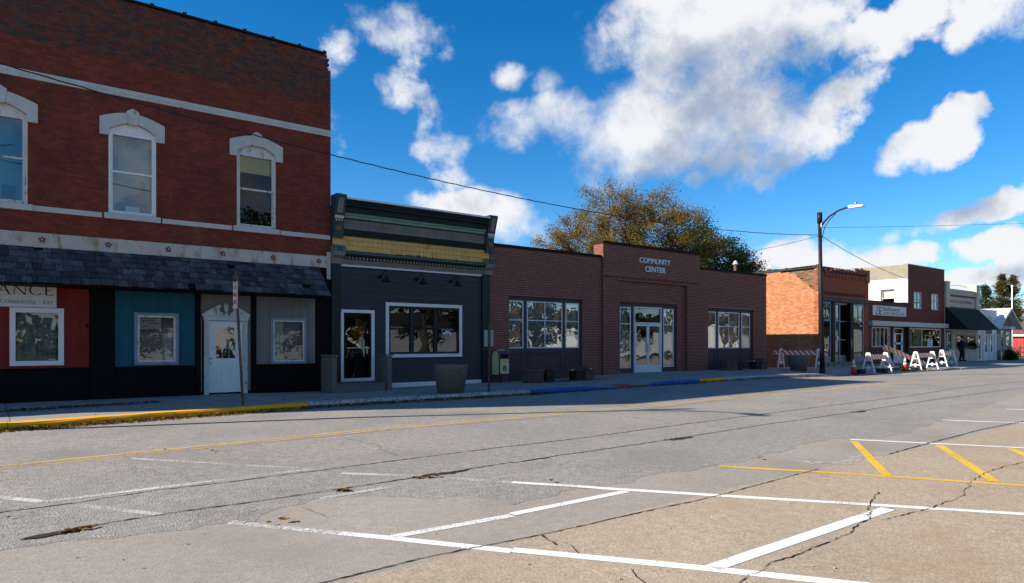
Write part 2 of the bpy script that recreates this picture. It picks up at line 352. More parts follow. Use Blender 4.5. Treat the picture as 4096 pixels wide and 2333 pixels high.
dm('ob_side', (.36, .13, .055), .9, .18, 4, bump=.5, bscale=50, island=[(.37, .135, .055), (.32, .11, .048), (.40, .16, .07), (.30, .10, .045), (.37, .15, .075), (.34, .12, .05), (.42, .18, .08), (.28, .10, .055)], stain=(.40, .21, .09), st=(.62, .85), stscale=1.2)
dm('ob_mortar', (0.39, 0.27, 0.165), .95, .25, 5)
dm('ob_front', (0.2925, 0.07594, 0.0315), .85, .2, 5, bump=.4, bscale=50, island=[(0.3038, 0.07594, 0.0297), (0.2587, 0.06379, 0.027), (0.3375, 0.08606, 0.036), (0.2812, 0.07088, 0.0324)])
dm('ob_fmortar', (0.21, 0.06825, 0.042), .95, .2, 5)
dm('ob_dark', (0.07, 0.0224, 0.0168), .85, .2, 5)
dm('char_wood', (0.084, 0.0525, 0.028), .85, .4, 6, bump=.4, stretch=(1, 1, 6), stain=(0.21, 0.133, 0.0595), st=(.45, .65), stscale=2.5)
dm('rubble', (.22, .19, .16), .95, .4, 8, bump=.8, stain=(.06, .05, .045), st=(.5, .65), stscale=5)
dm('tar', (.015, .015, .016), .7, .3, 5)
dm('em_brick', (0.1365, 0.03767, 0.0273), .85, .2, 6, bump=.3, bscale=60, island=[(0.142, 0.03767, 0.02652), (0.1201, 0.03319, 0.02496), (0.1583, 0.04306, 0.02964), (0.1092, 0.03229, 0.02652)])
dm('em_mortar', (0.1224, 0.0612, 0.054), .95, .2, 5)
dm('stucco', (0.231, 0.2118, 0.165), .9, .12, 2, bump=.4, bscale=15)
dm('stucco_white', (0.5772, 0.5772, 0.5616), .85, .06, 2, bump=.4, bscale=15)
dm('canopy', (.52, .50, .46), .5, .1, 2, stain=(.3, .27, .23), st=(.6, .8), stscale=4)
dm('af_stone', (.47, .41, .36), .85, .1, 2, bump=.2)
dm('af_siding', (.50, .45, .38), .7, .08, 2)
dm('af_awning', (0.0132, 0.0144, 0.0156), .9, .4, 25, bump=.4, bscale=30)
dm('af_teal', (.10, .22, .23), .6, .15, 4)
dm('white_block', (0.63, 0.648, 0.666), .7, .06, 2)
dm('sage', (0.128, 0.188, 0.172), .8, .2, 5, bump=.3, bscale=15)
dm('roof_metal', (.72, .74, .75), .35, .06, 2, metal=.1)
dm('barn_red', (.42, .035, .03), .7, .12, 2)
dm('roof_brown', (.15, .065, .045), .9, .25, 12)
dm('rail_brown', (.075, .04, .03), .8, .3, 6)
dm('dark_room', (.028, .027, .026), .9, .2, 2)
dm('room', (.10, .095, .09), .9, .2, 2)
dm('curtain_white', (.62, .62, .58), .8, .08, 5)
dm('curtain_lace', (.34, .38, .36), .85, .3, 9, fine=.3, fscale=30)
dm('shade_teal', (.30, .46, .50), .8, .25, 1.2)
dm('shade_cream', (.62, .55, .30), .8, .1, 3, stain=(.2, .17, .1), st=(.66, .74), stscale=14)
dm('navy', (.012, .03, .09), .6, .2, 4)
dm('blind', (.46, .47, .45), .6, .1, 3)
dm('aggregate', (.135, .125, .108), .95, .3, 60, bump=1, bscale=70, fine=.5, fscale=50)
dm('cast_brown', (0.0945, 0.0648, 0.0594), .9, .2, 10, bump=.5, bscale=60, fine=.2)
dm('cast_dark', (0.0315, 0.0266, 0.0252), .95, .3, 12, bump=1, bscale=45)
dm('bench_wood', (.06, .045, .035), .7, .3, 8, stretch=(.5, 4, 4))
dm('rust', (.095, .05, .035), .7, .3, 8)
dm('pole_black', (.009, .009, .012), .5, .2, 5, spec=.2)
dm('grey_plate', (.30, .31, .31), .5, .1, 4)
dm('sign_red', (.45, .03, .04), .5, .05, 4)
dm('box_cream', (.60, .56, .25), .5, .06, 4)
dm('box_purple', (.075, .045, .12), .5, .15, 4)
dm('emblem_blue', (.02, .06, .3), .5, .05, 4)
dm('emblem_gold', (.30, .22, .05), .5, .1, 4)
dm('orange', (.78, .085, .02), .5, .1, 6)
dm('barricade_white', (.70, .70, .66), .6, .08, 5, stain=(.32, .31, .27), st=(.60, .66), stscale=26)
dm('tape', (.55, .45, .05), .5, .1, 4)
dm('bark', (.07, .055, .042), .95, .3, 8, bump=.8)
dm('soil', (.04, .03, .022), .95, .3, 20)
dm('sign_white', (.62, .62, .60), .5, .06, 2, stain=(.46, .42, .36), st=(.6, .8), stscale=3)
dm('ink', (.015, .015, .02), .6, 0)
dm('ink_brown', (.05, .035, .035), .6, 0)
dm('ink_red', (.30, .03, .03), .6, 0)
dm('sweater', (.016, .021, .055), .9, .15, 10)
dm('trousers', (.012, .013, .017), .9, .15, 10)
dm('skin', (.40, .22, .15), .6, .05, 4)
dm('wire', (.015, .015, .016), .6, 0)
M['barrier'] = stripes('barrier_stripes', (.72, .72, .72), (.80, .14, .03), .30)
M['glass'] = glass('glass', refl=.035, wave=.002, wscale=1.6)
M['glass_upper'] = glass('glass_upper', tint=(.7, .85, .88), refl=.09, wave=.001, wscale=1.6)
M['glass_low'] = glass('glass_low', tint=(.85, .85, .82), refl=.0, wave=.001, wscale=1.6)
M['glass_cc'] = glass('glass_reflective', tint=(.62, .68, .72), refl=.15, wave=.006, wscale=1.4)
M['glass_dark'] = glass('glass_dark', tint=(.35, .36, .35), refl=.05, wave=.003, wscale=1.5)
M['leaf_litter'] = leafmat('leaf_litter', [(.10, .045, .02), (.06, .03, .015), (.17, .085, .03), (.26, .15, .04), (.13, .05, .02)], .1)
M['leaf_locust'] = leafmat('leaf_locust', [(.17, .125, .03), (.25, .15, .035), (.12, .11, .03), (.30, .18, .04), (.19, .15, .045)], .45)
M['leaf_green'] = leafmat('leaf_green', [(.045, .075, .02), (.065, .09, .024), (.035, .055, .018), (.09, .10, .028)], .35)
M['leaf_cedar'] = leafmat('leaf_cedar', [(.05, .05, .015), (.075, .06, .015), (.035, .045, .018), (.10, .075, .02)], .2)
M['leaf_cedar_green'] = leafmat('leaf_cedar_green', [(.025, .045, .022), (.035, .05, .02), (.02, .035, .02)], .2)
M['leaf_shrub'] = leafmat('leaf_shrub', [(.015, .035, .01), (.025, .045, .012), (.012, .025, .01)], .2)
M['twig'] = leafmat('twig', [(.12, .09, .06), (.09, .075, .05), (.15, .115, .07)], .1)

# ---- ground heights
ZS = [(-400, -.13), (-30, -.12), (-5, -.09), (0, -.075), (6.3, .016), (13.1, .02), (24.7, .115), (28.8, .08), (31, .04), (33.4, .015), (57, -.013), (600, -.02)]
ZF = [(-400, .15), (5, .13), (8.5, .08), (14.6, .13), (19, .17), (21.7, .29), (26, .27), (33, .28), (38, .22), (44, .26), (56, .28), (62, .19), (70, .17), (600, .17)]
def lerp(T, x):
    for (a, b), (c, d) in zip(T, T[1:]):
        if x <= c: return b+(d-b)*(x-a)/(c-a)
    return T[-1][1]
KERB = -4.5
def zroad(x): return lerp(ZS, x)
def kerb_h(x):
    if x < 15.2: return .13
    if x < 16.9: return .13-.125*(x-15.2)/1.7
    if x < 18.2: return .005
    if x < 19.2: return .005+.125*(x-18.2)
    if x < 30.2: return .13
    if x < 31.2: return .13-.13*(x-30.2)
    if x < 44: return 0.0
    if x < 47: return .12*(x-44)/3
    return .12
def zwalk(x, y):
    t = max(0, min(1, (y-KERB)/(-KERB))); t = min(1, t*1.25)
    return (zroad(x)+kerb_h(x))*(1-t)+lerp(ZF, x)*t
def gz(x, y): return zwalk(x, y) if y > KERB else zroad(x)
def at(px, py):       # where the ray of a photograph pixel (4096 wide) meets the ground
    u = (px-2048)/2731.0; v = (py-1375)/2731.0; g = 0.0
    for i in range(40):
        dep = (CAM[2]-g)/v; p = FWD*dep+RGT*(u*dep); x, y = p.x, p.y+CAM[1]; g = g*.5+gz(x, y)*.5
    return Vector((x, y, gz(x, y)))
def ztab(o, k):
    a = {9: (0, 1500, .8009), 10: (2048, 1440, .8009), 7: (3050, 1300, .2933)}[k]; return (a[0]+o[0]*a[2], a[1]+o[1]*a[2])
def ray_y(px, py, Y):  # the point of a pixel's ray on the vertical plane y = Y
    u = (px-2048)/2731.0; d = FWD+RGT*u+Vector((0, 0, -(py-1375)/2731.0)); t = (Y-CAM[1])/d.y; return Vector(CAM)+d*t

# ---- walls, bricks, windows
def Fm(Y0): return lambda u, z, d: (u, Y0-d, z)          # facade facing the street
def Sm(X0): return lambda u, z, d: (X0-d, u, z)          # side facing down the street (-x)
def slab(parent, name, mat, mp, u0, u1, z0, z1, ops, th, reveal=None):
    us = sorted({u0, u1, *[min(max(v, u0), u1) for o in ops for v in o[:2]]}); zs = sorted({z0, z1, *[min(max(v, z0), z1) for o in ops for v in o[2:4]]})
    fill = {}
    for i in range(len(us)-1):
        for j in range(len(zs)-1):
            cu, cz = (us[i]+us[i+1])/2, (zs[j]+zs[j+1])/2
            fill[i, j] = not any(o[0] < cu < o[1] and o[2] < cz < o[3] for o in ops)
    b = MB(); RV = {}
    def rvq(i, j, *q):
        if not reveal: return b.quad(*q)
        k = -1
        if 0 <= i < len(us)-1 and 0 <= j < len(zs)-1:
            cu, cz = (us[i]+us[i+1])/2, (zs[j]+zs[j+1])/2
            for n_, o_ in enumerate(ops):
                if o_[0] < cu < o_[1] and o_[2] < cz < o_[3]: k = n_
        RV.setdefault(k, MB()).quad(*q)
    for (i, j), f in fill.items():
        if not f: continue
        a, c, e, g = us[i], us[i+1], zs[j], zs[j+1]
        b.quad(mp(a, e, 0), mp(c, e, 0), mp(c, g, 0), mp(a, g, 0)); b.quad(mp(a, g, -th), mp(c, g, -th), mp(c, e, -th), mp(a, e, -th))
        if not fill.get((i-1, j)): rvq(i-1, j, mp(a, e, -th), mp(a, e, 0), mp(a, g, 0), mp(a, g, -th))
        if not fill.get((i+1, j)): rvq(i+1, j, mp(c, e, 0), mp(c, e, -th), mp(c, g, -th), mp(c, g, 0))
        if not fill.get((i, j-1)): rvq(i, j-1, mp(a, e, -th), mp(c, e, -th), mp(c, e, 0), mp(a, e, 0))
        if not fill.get((i, j+1)): rvq(i, j+1, mp(a, g, 0), mp(c, g, 0), mp(c, g, -th), mp(a, g, -th))
    o = b.build(name, mat, parent)
    for q in RV.values(): q.build('reveal', reveal, o)
    return o
CAMV = Vector(CAM)
def bricks(parent, mp, u0, u1, z0, z1, ops, mat, bl=.203, bh=.0677, jt=.010, proud=.007, nsingle=300, header=0, top=None, soldier=False, vis=None, cut=None):
    """lay a running bond; the bricks that show largest are objects of their own, the rest one joined part"""
    J = MB(); full = []
    if soldier: bl, bh = .0677, (z1-z0)
    n = int(round((z1-z0)/bh)); bh = (z1-z0)/max(1, n)
    def add(a, c, e, g):
        p = proud+rnd.uniform(-.002, .002)
        J.quad(mp(a, e, p), mp(c, e, p), mp(c, g, p), mp(a, g, p)); J.quad(mp(a, e, -.004), mp(a, e, p), mp(a, g, p), mp(a, g, -.004)); J.quad(mp(c, e, p), mp(c, e, -.004), mp(c, g, -.004), mp(c, g, p))
        J.quad(mp(a, g, p), mp(c, g, p), mp(c, g, -.004), mp(a, g, -.004)); J.quad(mp(a, e, -.004), mp(c, e, -.004), mp(c, e, p), mp(a, e, p))
    for r in range(n):
        e = z0+r*bh+jt/2; g = z0+(r+1)*bh-jt/2; zc = (e+g)/2
        L = bl
        if header and r % header == 0: L = bl/2
        off = 0 if soldier else (L/2 if r % 2 else 0)
        k0 = int(math.floor((u0-off)/L))-1; k = k0
        ivs = [(u0, u1)]
        for o in ops:
            if o[2] < zc < o[3]:
                nv = []
                for a, c in ivs:
                    if o[1] <= a or o[0] >= c: nv.append((a, c))
                    else:
                        if o[0] > a: nv.append((a, o[0]))
                        if o[1] < c: nv.append((o[1], c))
                ivs = nv
        while k*L+off < u1:
            a0 = k*L+off; c0 = a0+L; k += 1
            for a, c in ivs:
                s, t = max(a0, a), min(c0, c)
                if t-s < .035: continue
                if top and g > top((s+t)/2): continue
                if cut and cut(s, t, e, g): continue
                s += jt/2; t -= jt/2
                if t-s > L-jt-.002: full.append((s, t, e, g))
                else: add(s, t, e, g)
    single = []
    if nsingle:
        cand = [q for q in full if vis is None or vis(q[0], q[2])]
        cand.sort(key=lambda q: (Vector(mp(q[0], q[2], 0))-CAMV).length/(q[1]-q[0])); single = cand[:nsingle]
    S = set(single)
    for q in full:
        if q not in S: add(*q)
    if single:
        byL = {}
        for q in single: byL.setdefault(round(q[1]-q[0], 3), []).append(q)
        bs = BASE.get(parent, Vector((0, 0, 0)))
        for L, qs in byL.items():
            hh = (qs[0][3]-qs[0][2])/2; o = Vector(mp(0, 0, 0)); b = MB()
            P = lambda u, z, d: tuple(Vector(mp(u, z, d))-o)
            a, c, e, g, p, q0 = -L/2, L/2, -hh, hh, proud, -.004
            b.quad(P(a, e, p), P(c, e, p), P(c, g, p), P(a, g, p)).quad(P(a, e, q0), P(a, e, p), P(a, g, p), P(a, g, q0)).quad(P(c, e, p), P(c, e, q0), P(c, g, q0), P(c, g, p)).quad(P(a, g, p), P(c, g, p), P(c, g, q0), P(a, g, q0)).quad(P(a, e, q0), P(c, e, q0), P(c, e, p), P(a, e, p))
            # weld so that one brick is one island
            me = b.mesh('brick'); bm = bmesh.new(); bm.from_mesh(me); bmesh.ops.remove_doubles(bm, verts=bm.verts, dist=1e-5); bm.to_mesh(me); bm.free(); me.materials.append(mat)
            for s, t, e2, g2 in qs:
                ob = bpy.data.objects.new('brick', me); COL.objects.link(ob); ob.parent = parent
                ob.location = Vector(mp((s+t)/2, (e2+g2)/2, rnd.uniform(-.002, .002)))-bs
    if J.v:
        # weld each brick's five faces
        nb = len(J.v)//20; v2 = []; f2 = []
        for i in range(nb):
            q = J.v[i*20:(i+1)*20]; ids = {}; loc = []
            for p in q:
                kk = (round(p[0], 5), round(p[1], 5), round(p[2], 5))
                if kk not in ids: ids[kk] = len(v2); v2.append(p)
                loc.append(ids[kk])
            for j in range(5): f2.append(tuple(loc[j*4:j*4+4]))
        J.v, J.f = v2, f2
        o = J.build('brickwork', mat, parent); o['kind'] = 'stuff'
def window(parent, x0, x1, z0, z1, Y, fw, fmat, gmat, mx=(), mz=(), mw=None, fd=.05, name='window', mp=None, sill=None, panes=True):
    """frame with mullions; a pane of its own in every light"""
    mw = mw or fw; mp = mp or Fm(Y); b = MB()
    def bx(a, c, e, g, d0, d1): b.hexa((mp(a, e, d0), mp(c, e, d0), mp(c, e, d1), mp(a, e, d1), mp(a, g, d0), mp(c, g, d0), mp(c, g, d1), mp(a, g, d1)))
    bx(x0, x0+fw, z0, z1, fd, -.02); bx(x1-fw, x1, z0, z1, fd, -.02); bx(x0+fw, x1-fw, z1-fw, z1, fd, -.02); bx(x0+fw, x1-fw, z0, z0+fw, fd, -.02)
    us = [x0+fw]; 
    for m_ in mx: bx(m_-mw/2, m_+mw/2, z0+fw, z1-fw, fd-.008, -.015); us += [m_-mw/2, m_+mw/2]
    us.append(x1-fw); vs = [z0+fw]
    for m_ in mz: vs += [m_-mw/2, m_+mw/2]
    vs.append(z1-fw)
    for i in range(0, len(us), 2):
        for m_ in mz: bx(us[i], us[i+1], m_-mw/2, m_+mw/2, fd-.012, -.015)
    o = b.build(name, fmat, parent)
    if panes:
        for i in range(0, len(us), 2):
            for j in range(0, len(vs), 2):
                p = MB(); a, c, e, g = us[i]-.004, us[i+1]+.004, vs[j]-.004, vs[j+1]+.004
                p.quad(mp(a, e, .01), mp(c, e, .01), mp(c, g, .01), mp(a, g, .01))
                p.build('pane', gmat, o)
    if sill: MB().box(x0-.04, x1+.04, Y-fd-.05, Y, z0-.06, z0-.002).build('sill', sill, o)
    return o
def drape(name, mat, parent, x0, x1, z0, z1, Y, folds=.09, amp=.03):
    b = MB(); n = int((x1-x0)/.02); pts = []
    for i in range(n+1):
        x = x0+(x1-x0)*i/n; y = Y+amp*math.sin(2*math.pi*x/folds+1.3*math.sin(x*7)); pts.append((x, y))
    for (a, b0), (c, d0) in zip(pts, pts[1:]): b.quad((a, b0, z0), (c, d0, z0), (c, d0, z1), (a, b0, z1))
    return b.build(name, mat, parent, smooth=True)
def blinds(parent, x0, x1, z0, z1, Y, mat, step=.05):
    b = MB(); z = z0
    while z < z1-step*.5: b.quad((x0, Y-.012, z), (x1, Y-.012, z), (x1, Y+.012, z+step*.8), (x0, Y+.012, z+step*.8)); z += step
    return b.build('blind', mat, parent)
def shell(parent, x0, x1, z0, z1, y0, y1, mat, roof=None, inner='dark_room', th=.25):
    b = MB(); b.box(x0, x0+th, y0, y1, z0, z1); b.box(x1-th, x1, y0, y1, z0, z1); b.box(x0+th, x1-th, y1-th, y1, z0, z1); b.build('side_wall', mat, parent)
    box('roof', M[roof or 'tar'], parent, x0+.02, x1-.02, y0+.02, y1-.02, z1-.45, z1-.3)
    box('interior', M[inner], parent, x0+th+.01, x1-th-.01, y0+1.6, y0+1.7, z0+.02, z1-.5)
    box('floor', M['room'], parent, x0+th+.01, x1-th-.01, y0+.02, y0+1.6, z0+.3, z0+.34)

# ---- lettering
def text_mesh(s, bold=0.0):
    c = bpy.data.curves.new('t', 'FONT'); c.body = s; c.size = 1; c.offset = bold; o = bpy.data.objects.new('t', c); COL.objects.link(o)
    bpy.context.view_layer.update(); me = bpy.data.meshes.new_from_object(o.evaluated_get(bpy.context.evaluated_depsgraph_get()))
    bpy.data.objects.remove(o); v = [tuple(p.co) for p in me.vertices]; f = [tuple(p.vertices) for p in me.polygons]; bpy.data.meshes.remove(me); return v, f
def put2d(v, f, name, mat, parent, mp, x0, x1, z0, z1, d, thick=.004, bold=0, arch=0):
    ax, bx_ = min(p[0] for p in v), max(p[0] for p in v); az, bz = min(p[1] for p in v), max(p[1] for p in v)
    def T(p, dd): return mp(x0+(p[0]-ax)/(bx_-ax)*(x1-x0), z0+(p[1]-az)/(bz-az)*(z1-z0), dd)
    b = MB(); n = len(v); b.v = [T(p, d+thick) for p in v]; b.f = list(f)
    if thick > .01:
        b.v += [T(p, d) for p in v]; cnt = {}
        for fc in f:
            for i in range(len(fc)): a, c = fc[i], fc[(i+1) % len(fc)]; cnt[(a, c)] = 1
        for (a, c) in list(cnt):
            if (c, a) not in cnt: b.f.append((a, a+n, c+n, c))
    return b.build(name, mat, parent)
def text(s, mat, parent, mp, x0, x1, z0, z1, d=.005, thick=.003, name='lettering', bold=.012):
    v, f = text_mesh(s, bold); return put2d(v, f, name, M[mat], parent, mp, x0, x1, z0, z1, d, thick)
def arc(cx, cy, rx, ry, a0, a1, wt, wn, n=18):     # a bowl, thick at the sides and thin at top and bottom
    out = []; inn = []
    for i in range(n+1):
        a = R(a0+(a1-a0)*i/n); k = wn+(wt-wn)*abs(math.cos(a))
        out.append((cx+rx*math.cos(a), cy+ry*math.sin(a))); inn.append((cx+(rx-k)*math.cos(a), cy+(ry-k*.75)*math.sin(a)))
    return [(out[i], out[i+1], inn[i+1], inn[i]) for i in range(n)]
def st(x0, y0, x1, y1, wd): return [((x0-wd/2, y0), (x0+wd/2, y0), (x1+wd/2, y1), (x1-wd/2, y1))]
def hb(x0, x1, y, h): return [((x0, y), (x1, y), (x1, y+h), (x0, y+h))]
def sf(x, y, wd=.2): return hb(x-wd/2, x+wd/2, y, .035)
TK, TN = .13, .055
GL = {'A': (.92, st(.06, 0, .44, 1, TN)+st(.42, 1, .82, 0, TK)+hb(.2, .68, .33, TN)+sf(.06, 0, .2)+sf(.84, 0, .24)),
 'N': (.98, st(.1, 0, .1, 1, TN)+st(.08, 1, .84, 0, TK)+st(.86, 0, .86, 1, TN)+sf(.1, 0)+sf(.06, .965, .16)+sf(.86, .965)),
 'C': (.92, arc(.5, .5, .5, .52, 40, 320, TK, TN)+st(.86, .72, .9, .95, .03)), 'E': (.66, st(.14, 0, .14, 1, TK)+hb(.05, .6, .945, TN)+hb(.14, .54, .5, TN)+hb(.05, .66, 0, TN)+st(.62, .06, .68, .2, .03)+st(.58, .8, .6, .95, .03)),
 'F': (.62, st(.14, 0, .14, 1, TK)+hb(.05, .6, .945, TN)+hb(.14, .5, .48, TN)+sf(.14, 0, .26)), 'I': (.3, st(.15, 0, .15, 1, TK)+sf(.15, 0, .26)+sf(.15, .965, .26)),
 'L': (.62, st(.14, 0, .14, 1, TK)+sf(.14, .965, .26)+hb(.05, .58, 0, TN)+st(.56, .04, .62, .22, .03)), 'M': (1.12, st(.1, 0, .16, 1, TN)+st(.16, 1, .54, .02, TK)+st(.54, .02, .92, 1, TN)+st(.93, 1, 1.0, 0, TK)+sf(.1, 0)+sf(1.0, 0, .24)),
 'O': (1.0, arc(.5, .5, .5, .52, 0, 360, TK, TN, 28)), 'P': (.66, st(.14, 0, .14, 1, TK)+arc(.2, .74, .44, .26, -90, 90, TK, TN)+sf(.14, 0, .26)+hb(.04, .2, .945, TN)),
 'R': (.82, st(.14, 0, .14, 1, TK)+arc(.2, .74, .42, .26, -90, 90, TK, TN)+st(.34, .5, .74, 0, TK)+sf(.14, 0, .26)+sf(.78, 0, .16)+hb(.04, .2, .945, TN)), 'U': (.9, st(.12, .3, .12, 1, TK)+arc(.45, .32, .4, .34, 180, 360, TK, TN)+st(.83, .3, .83, 1, TN)+sf(.12, .965, .26)+sf(.83, .965, .2)),
 '-': (.4, hb(.05, .35, .4, .05)), ' ': (.32, [])}
def serif(s, mat, parent, mp, x0, x1, z0, z1, d=.005, caps=.78):
    b = MB(); x = 0.0; first = True; quads = []
    for ch in s:
        k = 1.0
        if ch == ' ': first = True
        elif first: first = False
        else: k = caps
        wd, q = GL[ch]
        for pl in q: quads.append([((p[0]*k)+x, p[1]*k) for p in pl])
        x += wd*k+.13
    x -= .13
    for i, pl in enumerate(quads): b.quad(*[mp(x0+p[0]/x*(x1-x0), z0+p[1]*(z1-z0), d+.003+i*.00008) for p in pl])
    return b.build('lettering', M[mat], parent)

# ================================================================== SETTING
def sheet(name, mat, xs, ys, zf, kind='structure', parent=None):
    b = MB(); n = len(ys)
    for x in xs:
        for y in ys: b.v.append((x, y, zf(x, y)))
    for i in range(len(xs)-1):
        for j in range(n-1): b.f.append((i*n+j, (i+1)*n+j, (i+1)*n+j+1, i*n+j+1))
    o = b.build(name, mat, parent)
    if kind: o['kind'] = kind
    return o
def frange(a, b, s): return [a+(b-a)*i/max(1, int(round((b-a)/s))) for i in range(max(1, int(round((b-a)/s)))+1)]
XS = sorted(set([-400, -150, -60] + frange(-30, 70, .8) + [85, 110, 160, 260, 600] + [q[0] for q in ZS]))
ground = sheet('ground', M['ground'], [-2500, -400, -60, 0, 60, 120, 400, 2500], [-2500, -400, -80, -30, 0, 30, 100, 400, 2500], lambda x, y: -.28)
J3 = sum(at(*p).y for p in (ztab((2100, 914), 9), ztab((500, 790), 10), ztab((900, 706), 10), ztab((2100, 410), 10)))/4
lot = sheet('parking_lot', M['concrete'], XS, [-24.5, -22, -20, J3], lambda x, y: zroad(x)-.006)
strip = sheet('concrete_strip', M['concrete_grey'], XS, [J3, (J3-12.2)/2, -12.2], lambda x, y: zroad(x)-.006)
# asphalt overlay with a ragged edge over the concrete
EDGE = [ztab(p, 9) for p in [(-300, 930), (0, 882), (150, 855), (350, 832), (560, 800), (870, 780), (1100, 746), (1250, 725), (1300, 692), (1400, 660), (1520, 640), (1650, 610), (1800, 600), (1950, 603), (2100, 610), (2200, 622), (2350, 598), (2500, 640)]] + [ztab(p, 10) for p in [(0, 720), (150, 680), (380, 640), (600, 600), (720, 570), (1000, 530), (1250, 480), (1430, 432), (1520, 400), (1700, 390), (1900, 380), (2080, 325), (2180, 290)]]
ep = [at(*p) for p in EDGE]
def edge_y(x):
    T = [(-400, -13.9), (ep[0].x-2, -14.2)]+sorted([(p.x, p.y) for p in ep])+[(ep[-1].x+9, -13.6), (60, -13.2), (600, -13.2)]
    return lerp(T, x)+.05*math.sin(x*5.3)+.04*math.sin(x*11.7+1)+.02*math.sin(x*29)
rb = MB(); rx = [-400, -150, -60, -30]+frange(-12, 45, .12)+frange(45.5, 70, 1)+[85, 110, 160, 260, 600]
for x in rx:
    ye = edge_y(x)
    for t in (0, .12, .3, .5, .7, .86, 1): rb.v.append((x, KERB+.02+(ye-KERB-.02)*t, zroad(x)+(.0 if t < 1 else -.004)))
for i in range(len(rx)-1):
    for j in range(6): a = i*7+j; rb.f.append((a, a+7, a+8, a+1))
road = rb.build('road', M['asphalt']); road['kind'] = 'structure'
def ribbon(pts, wd, dz, jit=0, step=.25, taper=False, wander=0.0):
    """a strip that follows the ground through world points"""
    P = []
    for a, c in zip(pts, pts[1:]):
        n = max(1, int((c-a).length/step))
        for i in range(n): P.append(a.lerp(c, i/n))
    P.append(pts[-1]); b = MB(); N_ = len(P)
    for i, p in enumerate(P):
        d = (P[min(i+1, N_-1)]-P[max(i-1, 0)]); d.z = 0; d.normalize(); s = Vector((-d.y, d.x, 0))
        ww = wd*(1+jit*rnd.uniform(-1, 1)); wv = .75*(wv if i else 0)+rnd.gauss(0, .5)*wander if wander else 0.0; k = p+s*(jit*wd*rnd.uniform(-.8, .8)+wv)
        if taper: ww *= max(.05, math.sin(math.pi*i/(N_-1))**.6)
        for q in (k+s*ww/2, k-s*ww/2): b.v.append((q.x, q.y, zroad(q.x)+dz-(.005 if q.y < edge_y(q.x)-.02 else 0)))
    for i in range(N_-1): b.f.append((2*i, 2*i+2, 2*i+3, 2*i+1))
    return b
PW = [paint('paint_white', (.74, .74, .72), .44), paint('paint_white_worn', (.62, .62, .60), .56), paint('paint_white_faint', (.50, .50, .48), .58), paint('paint_white_mid', (.70, .70, .68), .49)]
PY = [paint('paint_yellow', (.66, .40, .025), .45), paint('paint_yellow_worn', (.50, .34, .11), .49)]
def line(k, pts, wd, mat, name='marking'):
    ribbon([at(*ztab(p, k)) for p in pts], wd, .0025, .02).build(name, mat, lot)
line(10, [(0, 612), (330, 632)], .105, PW[3]); line(10, [(330, 632), (620, 650), (1300, 692), (2557, 768), (2900, 790)], .105, PW[0]); line(9, [(1700, 492), (2100, 505), (2557, 538)], .10, PW[2])
line(9, [(2100, 829), (2557, 878)], .105, PW[0]); line(9, [(1700, 789), (1940, 812), (2100, 829)], .105, PW[3]); line(9, [(1150, 735), (1480, 768), (1700, 789)], .10, PW[1]); line(10, [(0, 946), (980, 1040), (1760, 1122), (2200, 1170)], .115, PW[0])
line(9, [(1960, 806), (2557, 700)], .105, PW[3]); line(9, [(1600, 618), (2000, 552), (2230, 520)], .09, PW[2]); line(10, [(0, 768), (570, 655)], .105, PW[0])
line(10, [(1000, 1036), (1880, 742)], .125, PW[0])
line(10, [(1690, 396), (2557, 438), (2800, 450)], .10, PW[0]); line(10, [(2147, 300), (2700, 318)], .10, PW[0]); line(10, [(2470, 245), (2800, 252)], .10, PW[0])
line(10, [(1035, 530), (1500, 556), (2557, 626), (2800, 642)], .10, PY[0]); line(10, [(1707, 404), (1875, 576)], .11, PY[0]); line(10, [(2133, 424), (2412, 606)], .11, PY[0]); line(10, [(2490, 441), (2760, 560)], .11, PY[0])
line(9, [(-200, 590), (220, 634)], .1, PW[1]); line(9, [(390, 650), (800, 698)], .1, PW[2]); line(9, [(220, 634), (900, 550), (1570, 468)], .1, PW[1]); line(9, [(660, 418), (1500, 466)], .09, PW[2])
for yy in (-9.0, -9.24): ribbon([Vector((x, yy, 0)) for x in frange(-30, 140, 10)], .10, .0025, .02, .5).build('centre_line', PY[1], road)
def crack(k, pts, wd, name='crack', jit=.55, dz=.0042, taper=False, mat='crack'): ribbon([at(*ztab(p, k)) for p in pts], wd*(1 if taper else (.95 if jit < .6 else .75)), dz, jit, .05, taper, .004 if jit < .6 else .02).build(name, M[mat], road)
crack(9, [(-250, 722), (0, 688), (380, 640), (750, 582), (1170, 532), (1580, 480), (2060, 418), (2557, 355)], .022); crack(10, [(0, 432), (400, 384), (800, 330), (1150, 284), (1500, 240), (2000, 178), (2557, 108)], .026)
crack(9, [(480, 750), (850, 690), (1260, 635), (1700, 570), (2050, 517), (2557, 437)], .022); crack(10, [(0, 515), (380, 458), (770, 402), (1250, 325), (1700, 262), (2100, 200), (2557, 142)], .024)
crack(9, [(1500, 1062), (1760, 1000), (2100, 914), (2557, 824)], .016); crack(10, [(0, 900), (240, 850), (500, 790), (900, 706), (1090, 660), (1400, 576), (1530, 545)], .014); crack(10, [(1880, 470), (2100, 410), (2330, 350), (2557, 305)], .022)
crack(10, [(1060, 1140), (1200, 1060), (1330, 1005), (1450, 962), (1600, 905), (1700, 850), (1778, 795), (1772, 730), (1800, 690), (1825, 658)], 0.011, jit=.8); crack(10, [(1850, 800), (2080, 738), (2270, 668), (2290, 605), (2400, 550), (2557, 508)], .011, jit=.8)
